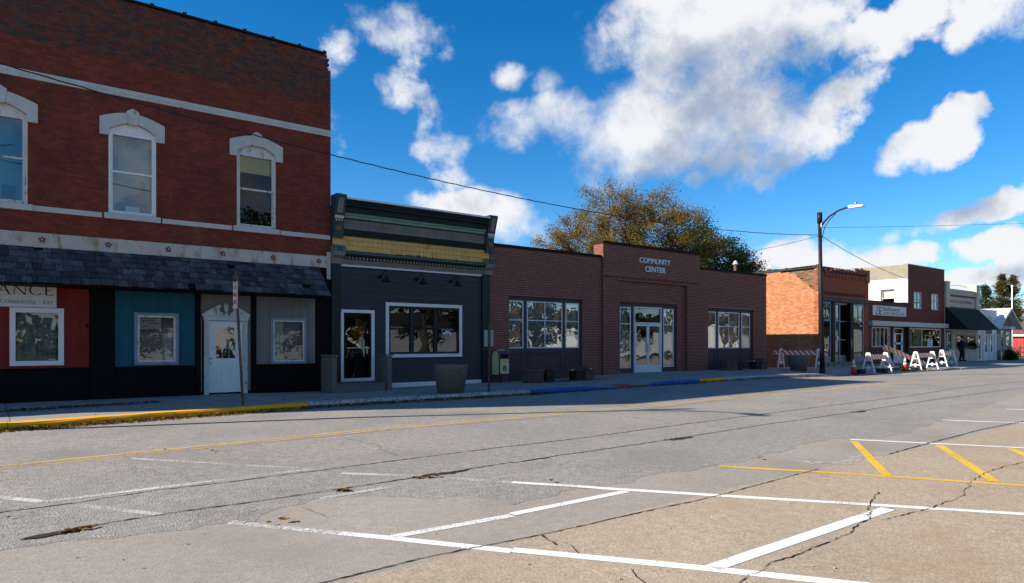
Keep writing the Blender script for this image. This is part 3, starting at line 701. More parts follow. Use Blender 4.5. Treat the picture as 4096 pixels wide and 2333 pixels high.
crack(9, [(1740, 320), (1890, 352), (1920, 385), (2010, 408)], .012, jit=.8); crack(10, [(320, 255), (500, 275), (700, 300), (800, 318)], .014, jit=.7); crack(10, [(150, 872), (190, 900), (230, 920)], .018, jit=.8); crack(10, [(250, 900), (300, 930), (340, 965)], .007, jit=.8); crack(10, [(590, 1040), (620, 1080), (660, 1115)], .008, jit=.8)
crack(10, [(1250, 180), (1600, 200)], .012, jit=.7); crack(9, [(1520, 660), (1580, 690), (1640, 720)], .006, jit=.8)
crack(9, [(88, 822), (200, 803), (330, 783), (490, 748)], .13, 'pothole', .35, .0052, True); crack(9, [(2045, 518), (2150, 500), (2250, 490), (2360, 470)], .10, 'pothole', .35, .0052, True); crack(9, [(1670, 578), (1740, 575)], .10, 'pothole', .3, .0052, True)
crack(10, [(765, 402), (830, 396), (900, 385)], .16, 'pothole', .3, .0052, True); crack(10, [(1695, 263), (1770, 255)], .16, 'pothole', .3, .0052, True); crack(10, [(40, 510), (120, 497), (190, 490)], .05, 'pothole', .4, .0052, True)
for pp, ww in (([(1360, 495), (1500, 512), (1640, 508), (1740, 480), (1800, 470), (1890, 472)], .22), ([(1680, 462), (1760, 468), (1840, 474)], .10)):
    ribbon([at(*ztab(p, 10)) for p in pp], ww, .0015, .45, .12, True).build('repair_patch', M['patch'], lot)

# pavement: slabs with joints, kerb stones
walk = sheet('sidewalk', M['dirt'], frange(-40, 110, 2), [-4.45, -3, -1.5, 0, 1.2], lambda x, y: zwalk(x, y)-.045)
def slabobj(x0, x1, y0, y1, name='paving_slab', mat='sidewalk', parent=None, up=0.0):
    d = rnd.uniform(-.004, .004)
    return MB().hexa(((x0, y0, gz(x0, y0)-.09), (x1, y0, gz(x1, y0)-.09), (x1, y1, zwalk(x1, y1)-.09), (x0, y1, zwalk(x0, y1)-.09), (x0, y0, zwalk(x0, y0)+d+up), (x1, y0, zwalk(x1, y0)+d+up), (x1, y1, zwalk(x1, y1)+d+up), (x0, y1, zwalk(x0, y1)+d+up))).build(name, M[mat], parent or walk)
x = -12.0
while x < 75:
    L = 1.55 if x < 34 else 3.1
    for (a, c) in ((-4.21, -2.85), (-2.84, -1.43), (-1.42, .02)):
        if 16.9 < x+.7 < 18.4 and a < -4: slabobj(x+.006, x+L-.006, a+.03, c, up=0)
        else: slabobj(x+.006, x+L-.006, a, c)
    x += L
kerb = sheet('kerb', M['dirt'], frange(-40, 30, 1), [-4.44, -4.25], lambda x, y: zroad(x)+kerb_h(x)-.05)
def kerbpiece(x0, x1, mat):
    n = max(1, int((x1-x0)/.45)); b = MB(); sec = lambda x: [(KERB-.012, zroad(x)-.06), (KERB, zroad(x)+kerb_h(x)-.035), (KERB+.035, zroad(x)+kerb_h(x)+.003), (KERB+.28, zroad(x)+kerb_h(x)+.006), (KERB+.28, zroad(x)-.06)]
    for i in range(n+1):
        xx = x0+(x1-x0)*i/n
        for y, z in sec(xx): b.v.append((xx, y+rnd.uniform(-.006, .006), z+rnd.uniform(-.004, .004)))
    for i in range(n):
        for j in range(4): a = i*5+j; b.f.append((a, a+5, a+6, a+1))
    b.f.append((0, 1, 2, 3, 4)); b.f.append(tuple(n*5+k for k in (4, 3, 2, 1, 0))); b.build('kerb_stone', M[mat], kerb)
for (a, c, mt, st_) in ((-14, 6.1, 'kerb_yellow', 2.9), (6.1, 12.95, 'kerb_white', 2.3), (12.95, 16.7, 'kerb_blue', 1.3), (18.6, 21.1, 'kerb_blue', 2.6), (21.1, 22.6, 'kerb_yellow', 1.6), (22.6, 30.3, 'kerb_white', 1.9), (30.3, 31.1, 'kerb_yellow', .8), (46, 62, 'kerb_white', 3.2), (62, 66, 'kerb_blue', 2), (66, 100, 'kerb_white', 4)):
    n = max(1, round((c-a)/st_))
    for i in range(n): kerbpiece(a+(c-a)*i/n+.006, a+(c-a)*(i+1)/n-.006, mt)
tp = MB()
tp.hexa(((16.95, -4.2, zwalk(16.95, -4.2)-.02), (18.45, -4.2, zwalk(18.4, -4.2)-.02), (18.45, -3.5, zwalk(18.4, -3.5)-.02), (16.95, -3.5, zwalk(16.95, -3.5)-.02), (16.95, -4.2, zwalk(16.95, -4.2)+.012), (18.45, -4.2, zwalk(18.4, -4.2)+.012), (18.45, -3.5, zwalk(18.4, -3.5)+.012), (16.95, -3.5, zwalk(16.95, -3.5)+.012)))
tp.build('tactile_plate', M['tactile'], walk, bevel=.004)
# lawn of the park across the street, and verge by the red barn
lawn = sheet('park_lawn', M['grass'], [-60, -20, 20, 60, 120, 220], [-120, -70, -50, -35, -25.2], lambda x, y: -.02)
MB().box(-60, 120, -25.2, -24.4, -.2, .06).build('park_kerb', M['sidewalk'])['kind'] = 'structure'
verge = sheet('grass_verge', M['grass'], [72.5, 90, 130, 200], [-3.4, 5, 15, 30], lambda x, y: .16 if y > 4 else .14)

# ================================================================== LEFT BRICK BUILDING
LB = wthing('brick_building', 'two-storey dark red brick building with shingled awning and white stone window hoods', 'building', (1.3, 0, 0))
WIN_L = [(-.25, .83), (2.56, 3.64), (5.75, 6.83)]
ops = [(a, c, 4.92, 7.30) for a, c in WIN_L]
wl = slab(LB, 'upper_wall', M['mortar_old'], Fm(0), -6, 8.56, 3.92, 8.95, ops, .3, M['brick_old'])
bricks(wl, Fm(0), -6, 8.56, 4.26, 8.93, ops+[(-6, 8.56, 7.98, 8.18), (-6, 8.56, 4.78, 4.92)], M['brick_old'], proud=.005, jt=.007, header=6, vis=lambda u, z: u > .3)
wp = slab(LB, 'parapet', M['mortar_new'], Fm(0), -6, 8.56, 8.95, 10.05, [], .3)
box('parapet_top', M['mortar_new'], LB, -6, 8.40, 0, .3, 10.05, 10.47)
bricks(wp, Fm(0), -6, 8.56, 8.95, 10.50, [], M['brick_new'], proud=.012, jt=.011, header=6, top=lambda u: 10.52 if u < 8.30 else (10.30 if u < 8.42 else 10.06), vis=lambda u, z: u > 1.5 and z < 10)
b = MB()
for i in range(9): b.box(8.30+rnd.uniform(-.06, .12), 8.42+rnd.uniform(0, .12), -.01+rnd.uniform(-.02, .02), .28, 10.05+i*.05, 10.05+i*.05+.06)
b.build('broken_corner', M['brick_new'], wp)
x = -6.0
while x < 8.2:
    c = MB(); c.box(x, x+.70, -.05, .36, 10.52, 10.575); c.box(x+.70, x+.80, -.065, .37, 10.52, 10.615); c.build('coping_tile', M['coping'], LB); x += .80
def band(name, z0, z1, mat, proud, seg=3.4, x0=-6, x1=8.55, step=False):
    x = x0
    while x < x1-.05:
        e = min(x+seg, x1); box(name, M[mat], LB, x+.002, e-.002, -proud, .05, z0, z1); x = e
band('string_course', 7.985, 8.175, 'stone_white', .05, 2.55)
for i in range(20):     # raised diamonds and ridge along the upper course
    x = -5.7+.72*i
    if x < 8.4: MB().prism([(x-.07, 8.08), (x, 8.02), (x+.07, 8.08), (x, 8.14)], 'y', -.068, -.045).build('diamond', M['stone_white'], LB)
box('course_ridge', M['stone_white'], LB, -6, 8.5, -.06, -.049, 8.066, 8.086)
for a, c in ((-6, -.35), (.95, 2.40), (3.80, 5.60), (6.98, 8.53)): box('sill_course', M['stone_white'], LB, a, c, -.03, .05, 4.785, 4.915)
for i, (a, c) in enumerate(WIN_L):
    mid = (a+c)/2; xl, xr = mid-.755, mid+.755
    box('window_sill', M['stone_white'], LB, xl+.1, xr-.1, -.09, .05, 4.775, 4.925, bevel=.01)
    outer = [(xl, 6.93), (xl, 7.38)]+[(xl+(xr-xl)*t, 7.38+.20*math.sin(math.pi*t)) for t in [k/12 for k in range(1, 12)]]+[(xr, 7.38), (xr, 6.93), (xr-.21, 6.93), (xr-.21, 7.10)]
    inner = [(xr-.21-(xr-xl-.42)*t, 7.10+.22*math.sin(math.pi*t)) for t in [k/12 for k in range(1, 12)]]+[(xl+.21, 7.10), (xl+.21, 6.93)]
    hood = MB(); up = outer[1:14]; lo = [(xl+.21, 7.10)]+inner[-3::-1][:11]+[(xr-.21, 7.10)]
    lo = [(xl+.21+(xr-xl-.42)*k/12, 7.10+.22*math.sin(math.pi*k/12)) for k in range(13)]; up = [(xl+(xr-xl)*k/12, 7.38+.20*math.sin(math.pi*k/12)) for k in range(13)]
    for k in range(12): hood.prism([lo[k], lo[k+1], up[k+1], up[k]], 'y', -.06, .02)
    hood.prism([(xl, 6.93), (xl+.21, 6.93), (xl+.21, 7.10), (xl, 7.38)], 'y', -.06, .02); hood.prism([(xr-.21, 6.93), (xr, 6.93), (xr, 7.38), (xr-.21, 7.10)], 'y', -.06, .02)
    h = hood.build('window_hood', M['stone_white'], LB)
    MB().prism([(mid-.10, 7.28), (mid+.10, 7.28), (mid+.15, 7.62), (mid, 7.71), (mid-.15, 7.62)], 'y', -.085, .0).build('keystone', M['stone_white'], h, bevel=.008)
    fm = ['white_old', 'white_paint', 'white_old'][i]
    tym = MB(); tym.prism([(a, 7.06)]+[(a+(c-a)*k/10, 7.10+.22*math.sin(math.pi*k/10)) for k in range(11)]+[(c, 7.06)], 'y', .04, .10); tym.build('arch_panel', M[fm], LB)
    o = window(LB, a, c, 4.925, 7.07, .08, .085, M[fm], M['glass_upper'] if i < 2 else M['glass_low'], mz=(6.03,), mw=.05)
    box('window_jamb', M[fm], o, a-.012, a+.02, -.01, .1, 4.93, 7.1); box('window_jamb', M[fm], o, c-.02, c+.012, -.01, .1, 4.93, 7.1)
    if i < 2:
        box('shade', M['shade_teal'], o, a+.05, c-.05, .62, .64, 4.95, 7.1)
    else: box('shade', M['shade_cream'], o, a+.05, c-.05, .14, .15, 6.52, 7.04)
b = MB(); b.prism([(2.75, 5.0), (3.52, 5.0), (3.52, 5.55), (3.40, 5.95), (3.36, 5.6), (3.0, 5.5), (2.98, 5.3), (2.78, 5.28)], 'y', .45, .6)
tag(b.build('office_chair', M['navy']), 'dark blue chair back seen through the upper white framed window', 'chair')
tag(box('paper_card', M['white_paint'], None, 2.95, 3.28, .14, .145, 5.02, 5.17), 'small white card leaning inside the upper white framed window', 'card')
b = MB(); b.prism([(.35, 5.0), (.62, 5.0), (.62, 5.42), (.35, 5.45)], 'y', .5, .7); tag(b.build('storage_box', M['navy']), 'dark blue box inside the upper window beside the ceiling fan', 'box')
fan = wthing('ceiling_fan', 'dark ceiling fan seen through the upper storey window with peeling frame', 'fan', (.2, .75, 6.4))
MB().lathe([(.09, 6.35), (.11, 6.42), (.05, 6.5), (.02, 6.85)], .2, .75, 10).build('motor', M['navy'], fan)
for k in range(5):
    a = k*1.257+.3; MB().beam((.2+.1*math.cos(a), .75+.1*math.sin(a), 6.4), (.2+.65*math.cos(a), .75+.65*math.sin(a), 6.38), .13, .012).build('blade', M['navy'], fan)
# white beam with iron stars
bw = slab(LB, 'storefront_beam', M['beam_white'], Fm(-.06), -6, 8.42, 3.90, 4.255, [], .06)
for i in range(-4, 6):
    xs = 1.13+1.404*i
    if i == 5: xs = 8.15
    if xs < -6: continue
    s = MB(); pts = []
    for k in range(10): a = math.pi/2+k*math.pi/5; r = .085 if k % 2 == 0 else .042; pts.append((xs+r*math.cos(a), 4.09+r*math.sin(a)))
    s.prism(pts, 'y', -.10, -.05); stt = s.build('iron_star', M['star'], LB); MB().lathe([(.022, 0), (.0, .02)], 0, 0, 8).build('bolt', M['stone_white'], stt, local=True).matrix_local = Matrix.Translation((xs-1.3, -.10, 4.09)) @ Matrix.Rotation(R(90), 4, 'X')
MB().box(8.43, 8.55, -.03, .02, 3.55, 4.40).build('whitewashed_pier', M['stone_white'], LB)
shell(LB, -6, 8.56, -.3, 10.4, .3, 14, M['painted_brick'])
box('corner_pier', M['black_board'], LB, 8.09, 8.55, -.03, .3, -.2, 3.55)
MB().lathe([(.0, 10.0), (.05, 10.0), (.05, 10.6), (.11, 10.62), (.10, 10.68), (.0, 10.74)], 6.9, 1.0, 10).build('roof_vent', M['white_paint'], LB, True)
# ground floor: black frame with coloured board panels
LFOPS = [(.55, 1.52, 1.06, 2.36), (3.2, 4.14, 1.04, 2.30), (4.97, 5.90, .15, 2.20), (6.76, 7.70, 1.0, 2.24)]
slab(LB, 'shopfront_wall', M['black_board'], Fm(0), -6, 8.1, -.3, 3.9, LFOPS, .18)
def boards(x0, x1, mat, ops_, lab, pitch=.30, z0=.95, z1=3.3):
    p = slab(LB, 'board_panel', M[mat], Fm(-.02), x0, x1, z0, z1, ops_, .018); p['label'] = lab; x = x0+.12
    while x < x1-.03:
        segs = [(z0, z1)]
        for o in ops_:
            if o[0]-.06 < x < o[1]+.06: segs = [s for s in ((z0, o[2]-.02), (o[3]+.02, z1)) if s[1] > s[0]+.05]
        for s in segs: box('batten', M[mat], p, x-.022, x+.022, -.034, -.0205, s[0]+.002, s[1]-.002)
        x += pitch
boards(-6, 2.12, 'red_board', [LFOPS[0]], 'red boarded shopfront panel'); boards(2.69, 4.61, 'teal_board', [LFOPS[1]], 'teal boarded shopfront panel'); boards(4.77, 6.12, 'grey_board', [(4.80, 6.02, .0, 2.3)], 'beige grey boarded panel above the door', .24, .2); boards(6.28, 8.05, 'grey_board', [LFOPS[3]], 'grey boarded shopfront panel', .24)
for a, c in ((2.14, 2.67), (4.625, 4.755), (6.13, 6.27)): box('post', M['black_board'], LB, a, c, -.07, -.001, -.1, 3.4)
for (a, c) in ((-6, 2.12), (2.69, 4.61), (6.28, 8.08)):      # black lap boards below the windows
    for k in range(8): z = .24+k*.088; MB().hexa(((a, -.036, z), (c, -.036, z), (c, -.003, z), (a, -.003, z), (a, -.02, z+.086), (c, -.02, z+.086), (c, -.003, z+.086), (a, -.003, z+.086))).build('lap_board', M['black_board'], LB)
    box('ledge', M['black_board'], LB, a, c, -.075, -.002, .925, .948); box('plinth', M['black_board'], LB, a, c, -.10, -.002, -.15, .235)
def trimwin(x0, x1, z0, z1, Y, tw, tmat, fmat, fw, gm, lab=None, **k):
    o = window(LB, x0+tw, x1-tw, z0+tw, z1-tw, Y+.005, fw, M[fmat], M[gm], **k)
    t = window(LB, x0, x1, z0, z1, Y-.022, tw, M[tmat], None, panes=False, fd=.03, name='window_trim')
    return o
o = trimwin(.49, 1.58, 1.015, 2.42, 0, .06, 'white_paint', 'white_paint', .055, 'glass')
drape('curtain', M['curtain_lace'], o, .56, 1.50, 1.10, 2.25, .16, .11, .035); blinds(o, .58, 1.48, 2.2, 2.34, .12, M['blind'], .03)
pl = box('window_sticker', M['ink'], o, 1.24, 1.42, -.008, -.0075, 1.12, 1.21); text('NFIB', 'sign_white', pl, Fm(0), 1.255, 1.405, 1.145, 1.185, .0085, .001)
o = trimwin(3.13, 4.20, .985, 2.37, 0, .075, 'alu_blue', 'white_old', .05, 'glass')
blinds(o, 3.25, 4.10, 1.06, 2.25, .14, M['blind'], .042); drape('curtain', M['curtain_white'], o, 3.82, 4.10, 1.08, 1.85, .10, .12, .02)
pl = box('window_lettering_film', M['blind'], o, 3.26, 3.78, .005, .0055, 1.92, 2.22)
for tx, z, x1 in (('New Horizons', 2.14, 3.62), ('Family Enhancement', 2.07, 3.74), ('Center', 2.0, 3.45), ('(641) 347-8010', 1.90, 3.64)): text(tx, 'ink_brown', o, Fm(0), 3.30, x1, z, z+.045, -.003, .001)
bf = MB()
for sx in (-1, 1):
    bf.quad((3.93, -.008, 2.12), (3.93+sx*.03, -.008, 2.13), (3.93+sx*.09, -.008, 2.22), (3.93+sx*.02, -.008, 2.17)); bf.quad((3.93, -.008, 2.11), (3.93+sx*.09, -.008, 2.09), (3.93+sx*.05, -.008, 2.02), (3.93+sx*.01, -.008, 2.06))
bf.build('butterfly_decal', M['box_purple'], o)
o = trimwin(6.69, 7.78, .94, 2.32, 0, .075, 'alu_blue', 'white_old', .045, 'glass')
blinds(o, 6.8, 7.68, .98, 2.2, .14, M['blind'], .042); drape('curtain', M['curtain_white'], o, 6.82, 7.10, 1.0, 2.2, .1, .13, .025)
# white panelled door with nine-light window and pediment
dr = MB(); dr.box(4.97, 5.17, .0, .045, .17, 2.19); dr.box(5.70, 5.90, .0, .045, .17, 2.19); dr.box(5.17, 5.70, .0, .045, .17, 1.13); dr.box(5.17, 5.70, .0, .045, 2.02, 2.19)
dro = dr.build('door', M['white_paint'], LB, label='white panelled door with nine small panes')
window(LB, 5.15, 5.72, 1.11, 2.04, .0, .025, M['white_paint'], M['glass_dark'], mx=(5.346, 5.524), mz=(1.427, 1.726), mw=.02, fd=.012, name='door_light')
for a, c in ((5.12, 5.36), (5.50, 5.74)):
    window(LB, a, c, .34, .94, .0, .03, M['white_paint'], None, panes=False, fd=.010, name='door_panel'); box('raised_field', M['white_paint'], dro, a+.06, c-.06, -.008, .001, .40, .88)
for z in (1.0, 1.14): MB().ball((5.03, -.03, z), .028, .03, .028).build('door_knob', M['steel'], dro, True)
for a, c in ((4.85, 4.965), (5.905, 6.02)):
    p = box('pilaster', M['white_old'], LB, a, c, -.07, -.002, .12, 2.22)
    for k in range(4): xx = a+.02+k*(c-a-.04)/3.0; box('flute', M['white_old'], p, xx-.007, xx+.007, -.078, -.0702, .25, 2.15)
box('entablature', M['white_old'], LB, 4.83, 6.04, -.09, -.002, 2.20, 2.31); box('cornice', M['white_old'], LB, 4.80, 6.08, -.12, -.001, 2.312, 2.345)
for s in (-1, 1):
    mid = 5.44; pts = [(mid+s*.64, 2.347), (mid+s*.64, 2.38), (mid+s*.20, 2.66), (mid+s*.14, 2.60), (mid+s*.20, 2.52), (mid+s*.17, 2.44), (mid+s*.10, 2.42), (mid+s*.10, 2.347)]
    MB().prism(pts, 'y', -.10, -.002).build('pediment_scroll', M['white_old'], LB)
MB().lathe([(.06, 2.347), (.06, 2.39), (.025, 2.42), (.03, 2.45), (.075, 2.55), (.08, 2.62), (.07, 2.63), (.075, 2.66), (.05, 2.69), (.0, 2.70)], 5.44, -.05, 12).build('urn', M['white_old'], LB, True)
box('letter_slot', M['black'], LB, 2.04, 2.10, -.04, -.021, 1.95, 2.06)
# sign over the red panel
sg = wthing('hanging_sign', 'white business sign with black serif lettering under the shingled awning', 'sign', (.5, -.06, 2.42))
box('sign_board', M['sign_white'], sg, -1.3, 1.43, -.085, -.055, 2.435, 3.045); window(sg, -1.3, 1.43, 2.425, 3.05, -.06, .012, M['grey_plate'], None, panes=False, fd=.034, name='sign_rim')
serif('ANCE', 'ink', sg, Fm(-.085), .25, 1.36, 2.73, 2.97, .001, 1.0); serif('- COMMERCIAL - LIFE', 'ink', sg, Fm(-.085), .22, 1.35, 2.515, 2.62, .001)
# shingled awning
def awn(x, t, h=0.0):    # t along the slope from the top (0) to the eave (1); h proud of it
    nx = (-.965/1.36, -.955/1.36); y = -.03-.965*t; z = 3.925-.955*t
    return (x, y-h*.702, z+h*.71)
b = MB(); b.v = [awn(-6, 0), awn(8.12, 0), awn(8.12, 1), awn(-6, 1)]; b.f = [(0, 1, 2, 3)]
ab = b.build('awning_deck', M['black_board'], LB)
MB().hexa((( -6, -.96, 2.93), (8.1, -.96, 2.93), (8.1, -.02, 2.93), (-6, -.02, 2.93), (-6, -.96, 2.955), (8.1, -.96, 2.955), (8.1, -.02, 2.955), (-6, -.02, 2.955))).build('awning_soffit', M['black_board'], ab)
MB().quad((8.115, -.03, 2.95), (8.115, -.99, 2.95), (8.115, -.03, 3.92)).build('awning_end', M['black_board'], ab)
shk = []; ROWS = 6
for r in range(ROWS):
    x = -6+rnd.uniform(-.1, 0)
    while x < 8.1:
        wd = rnd.choice((.10, .14, .17, .20, .23, .27)); x1 = min(x+wd, 8.14)
        if not (rnd.random() < .02): shk.append((r, x, x1))
        x += wd+.006
sh_single = sorted([s for s in shk if s[1] > .1], key=lambda s: -(s[2]-s[1]))[:300]; SSET = set(sh_single); joined = MB()
for s in shk:
    r, a, c = s; t0 = max(0, (r-.35)/ROWS); t1 = (r+1)/ROWS+rnd.uniform(-.012, .018); tw = rnd.uniform(-.006, .006); h0 = .004; h1 = .040+rnd.uniform(-.010, .016); a += .002; c -= .002
    m_ = MB() if s in SSET else joined
    m_.hexa((awn(a, t1, 0), awn(c, t1+tw, 0), awn(c+tw, t0, 0), awn(a+tw, t0, 0), awn(a, t1, h1), awn(c, t1+tw, h1), awn(c+tw, t0, h0), awn(a+tw, t0, h0)))
    if s in SSET: m_.build('shingle', M['shake'], ab)
joined.build('shingles', M['shake'], ab)['kind'] = 'stuff'

# ================================================================== GREY SHOP WITH PRESSED-METAL CORNICE
SH = wthing('cornice_shop', 'one-storey dark grey sided shop with ornate green and yellow metal cornice', 'building', (11.6, 0, .05))
sops = [(8.96, 9.93, .36, 2.54), (10.55, 13.34, 1.2, 2.79)]
slab(SH, 'front_wall', M['siding'], Fm(.0), 8.58, 14.62, -.3, 4.1, sops, .2)
shell(SH, 8.58, 14.66, -.3, 5.9, .22, 13, M['em_mortar'])
z = .25; n = 0
while z < 3.98:
    z1 = min(z+.185, 3.99); ivs = [(8.88, 14.27)]
    for o in ((8.87, 10.03, 0, 2.63), (10.44, 13.43, 1.09, 2.92)):
        if o[2] < z1-.01 and o[3] > z+.01:
            nv = []
            for a, c in ivs:
                if o[0] > a: nv.append((a, min(c, o[0])))
                if o[1] < c: nv.append((max(a, o[1]), c))
            ivs = [q for q in nv if q[1]-q[0] > .01]
    for a, c in ivs: MB().hexa(((a, -.028, z), (c, -.028, z), (c, -.002, z), (a, -.002, z), (a, -.014, z1+.0), (c, -.014, z1), (c, -.002, z1), (a, -.002, z1))).build('siding_plank', M['siding'], SH)
    z = z1
for a, c in ((8.56, 8.86), (14.29, 14.64)):
    p = box('pilaster', M['green_dark'], SH, a, c, -.09, -.003, -.1, 4.05); box('pilaster_block', M['green_dark'], p, a-.01, c+.01, -.105, -.001, 2.55, 2.62)
box('white_band', M['white_paint'], SH, 8.87, 14.28, -.05, -.002, 3.995, 4.045); box('base_board', M['white_paint'], SH, 10.15, 14.27, -.045, -.002, -.02, .25)
o = window(SH, 10.56, 13.33, 1.21, 2.78, .03, .06, M['green_dark'], M['glass'], mx=(11.43, 12.365), mw=.13, fd=.06)
window(SH, 10.44, 13.43, 1.09, 2.91, -.03, .11, M['white_paint'], None, panes=False, fd=.03, name='window_trim')
blinds(o, 10.62, 13.27, 1.26, 2.74, .16, M['dark_room'], .05)
for tx, a, c, z in (('Marion E. James', 10.66, 11.1, 2.07), ('ATTORNEY AT LAW', 10.68, 11.12, 1.80)): text(tx, 'blind', o, Fm(.03), a, c, z, z+.055, .013, .001)
box('scales_decal', M['blind'], o, 10.88, 10.9, .011, .012, 1.88, 2.05)
text('NEW HORIZON', 'blind', o, Fm(.03), 12.62, 13.08, 2.02, 2.07, .013, .001); text('FAMILY ENHANCEMENT', 'blind', o, Fm(.03), 12.6, 13.1, 1.79, 1.83, .013, .001); text('CENTER', 'blind', o, Fm(.03), 12.75, 12.95, 1.72, 1.76, .013, .001)
sd = MB()
for k in range(12):
    a0, a1 = math.pi*k/12+.03, math.pi*(k+1)/12-.03; sd.quad(*[(12.85+r*math.cos(a), .015, 1.84+r*math.sin(a)) for r, a in ((.09, a0), (.17, a0), (.17, a1), (.09, a1))])
sd.build('sunburst_decal', M['white_paint'], o)
window(SH, 8.87, 10.03, .35, 2.63, -.03, .10, M['white_paint'], None, panes=False, fd=.03, name='door_trim')
o = window(SH, 8.98, 9.92, .37, 2.53, .03, .075, M['black'], M['glass_dark'], mz=(), fd=.03, name='door'); box('push_bar', M['steel'], o, 9.06, 9.86, -.05, -.03, 1.40, 1.43); MB().tube([(9.66, -.01, 1.1), (9.66, -.05, 1.12), (9.66, -.05, 1.68), (9.66, -.01, 1.7)], .014).build('door_handle', M['steel'], o)
for xc, gl_ in ((10.22, 'black gooseneck wall lamp closest to the shop door'), (11.60, 'middle black gooseneck wall lamp over the grey shop window'), (12.96, 'black gooseneck wall lamp closest to the community center')):
    lt = wthing('gooseneck_lamp', gl_, 'lamp', (xc, -.02, 3.73), 'gooseneck lamps over the grey shop window')
    MB().tube([(xc, -.03, 3.73), (xc, -.06, 3.73)], .06, 12).build('wall_plate', M['pole_black'], lt, True)
    MB().tube([(xc, -.05, 3.73), (xc, -.16, 3.74), (xc, -.26, 3.83), (xc, -.36, 3.90), (xc, -.46, 3.88), (xc, -.50, 3.80), (xc, -.50, 3.72)], .016, 8).build('arm', M['pole_black'], lt, True)
    MB().lathe([(.03, 3.74), (.05, 3.71), (.055, 3.66), (.11, 3.62), (.16, 3.55), (.165, 3.535), (.15, 3.54), (.04, 3.64), (.0, 3.65)], xc, -.5, 16).build('lamp_shade', M['pole_black'], lt, True)
# cornice, from the bottom up
def course(name, mat, z0, z1, y0, y1=None, x0=8.93, x1=14.37, parent=SH):   # y0 projection at the bottom, y1 at the top
    y1 = y0 if y1 is None else y1
    return MB().hexa(((x0, -y0, z0), (x1, -y0, z0), (x1, .02, z0), (x0, .02, z0), (x0, -y1, z1), (x1, -y1, z1), (x1, .02, z1), (x0, .02, z1))).build(name, M[mat], parent)
course('architrave', 'taupe', 4.047, 4.11, .06); course('architrave', 'taupe', 4.112, 4.17, .08, .10); course('architrave', 'taupe', 4.172, 4.20, .12)
course('bed_mould', 'green_dark', 4.202, 4.33, .05); course('drip', 'green_dark', 4.332, 4.37, .20); course('lower_cornice', 'green_trim', 4.372, 4.47, .25, .10)
x = 8.98
while x < 14.3: box('dentil', M['taupe'], SH, x, x+.06, -.13, -.051, 4.225, 4.30); x += .122
yb = box('frieze_back', M['peeled'], SH, 8.59, 14.64, -.04, .02, 4.47, 4.95)
x = 8.60; PT = .172
while x < 14.62:
    for k, (a, c) in enumerate(((4.50, 4.655), (4.665, 4.82), (4.83, 4.945))):
        xe = min(x+PT-.008, 14.63)
        if xe-x > .04: MB().hexa(((x, -.048, a+rnd.choice((0, 0, .0, .03)) if k == 0 else a), (xe, -.048, a), (xe, -.039, a), (x, -.039, a), (x, -.05, c), (xe, -.05, c), (xe, -.039, c), (x, -.039, c))).build('tin_tile', M['yellow_tin'], yb)
    x += PT
pe = MB()
for i in range(70):
    x = min(14.4, max(8.9, rnd.gauss(11.6, 1.6))); s_ = rnd.uniform(.02, .10); h_ = rnd.uniform(.01, .055)*(1.6 if 11 < x < 12.3 else 1); pe.prism([(x, 4.47), (x+s_, 4.47), (x+s_*.9, 4.47+h_*.6), (x+s_*.5, 4.47+h_), (x+s_*.15, 4.47+h_*.5)], 'y', -.056, -.0505+i*.00003)
pe.build('peeled_paint', M['peeled'], yb)['kind'] = 'stuff'
course('lower_roll', 'green_dark', 4.952, 5.0, .10); course('lower_roll', 'green_dark', 5.002, 5.13, .14, .20); course('lower_roll', 'green_dark', 5.132, 5.165, .12)
fz = course('relief_frieze', 'frieze', 5.167, 5.475, .09)
sw = MB(); x = 9.05
while x < 14.3:      # raised scrolls of the frieze
    for ph in (0, 1):
        pts = [(x+.15*ph+.1*(1-.75*t)*math.cos(t*9+ph*3.1), -.094, 5.32+(.06 if ph else -.03)+.1*(1-.75*t)*math.sin(t*9+ph*3.1)) for t in [k/10 for k in range(11)]]; sw.tube(pts, .011, 4, False)
    x += .27
sw.build('scrollwork', M['frieze'], fz)['kind'] = 'stuff'
course('fillet', 'green_dark', 5.477, 5.51, .13); course('light_band', 'green_light', 5.512, 5.60, .15); course('light_band', 'green_light', 5.602, 5.655, .19, .22)
course('egg_row_bed', 'green_dark', 5.657, 5.86, .20); eg = MB(); x = 8.97
while x < 14.33:
    for z in (5.72, 5.80): eg.ball((x, -.22, z), .028, .03, .032, 6)
    x += .082
eg.build('egg_row', M['green_blue'], SH)['kind'] = 'stuff'
course('corona', 'green_dark', 5.862, 5.90, .34); course('corona', 'green_dark', 5.902, 6.04, .36, .46); course('gutter_cap', 'alu', 6.042, 6.10, .47)
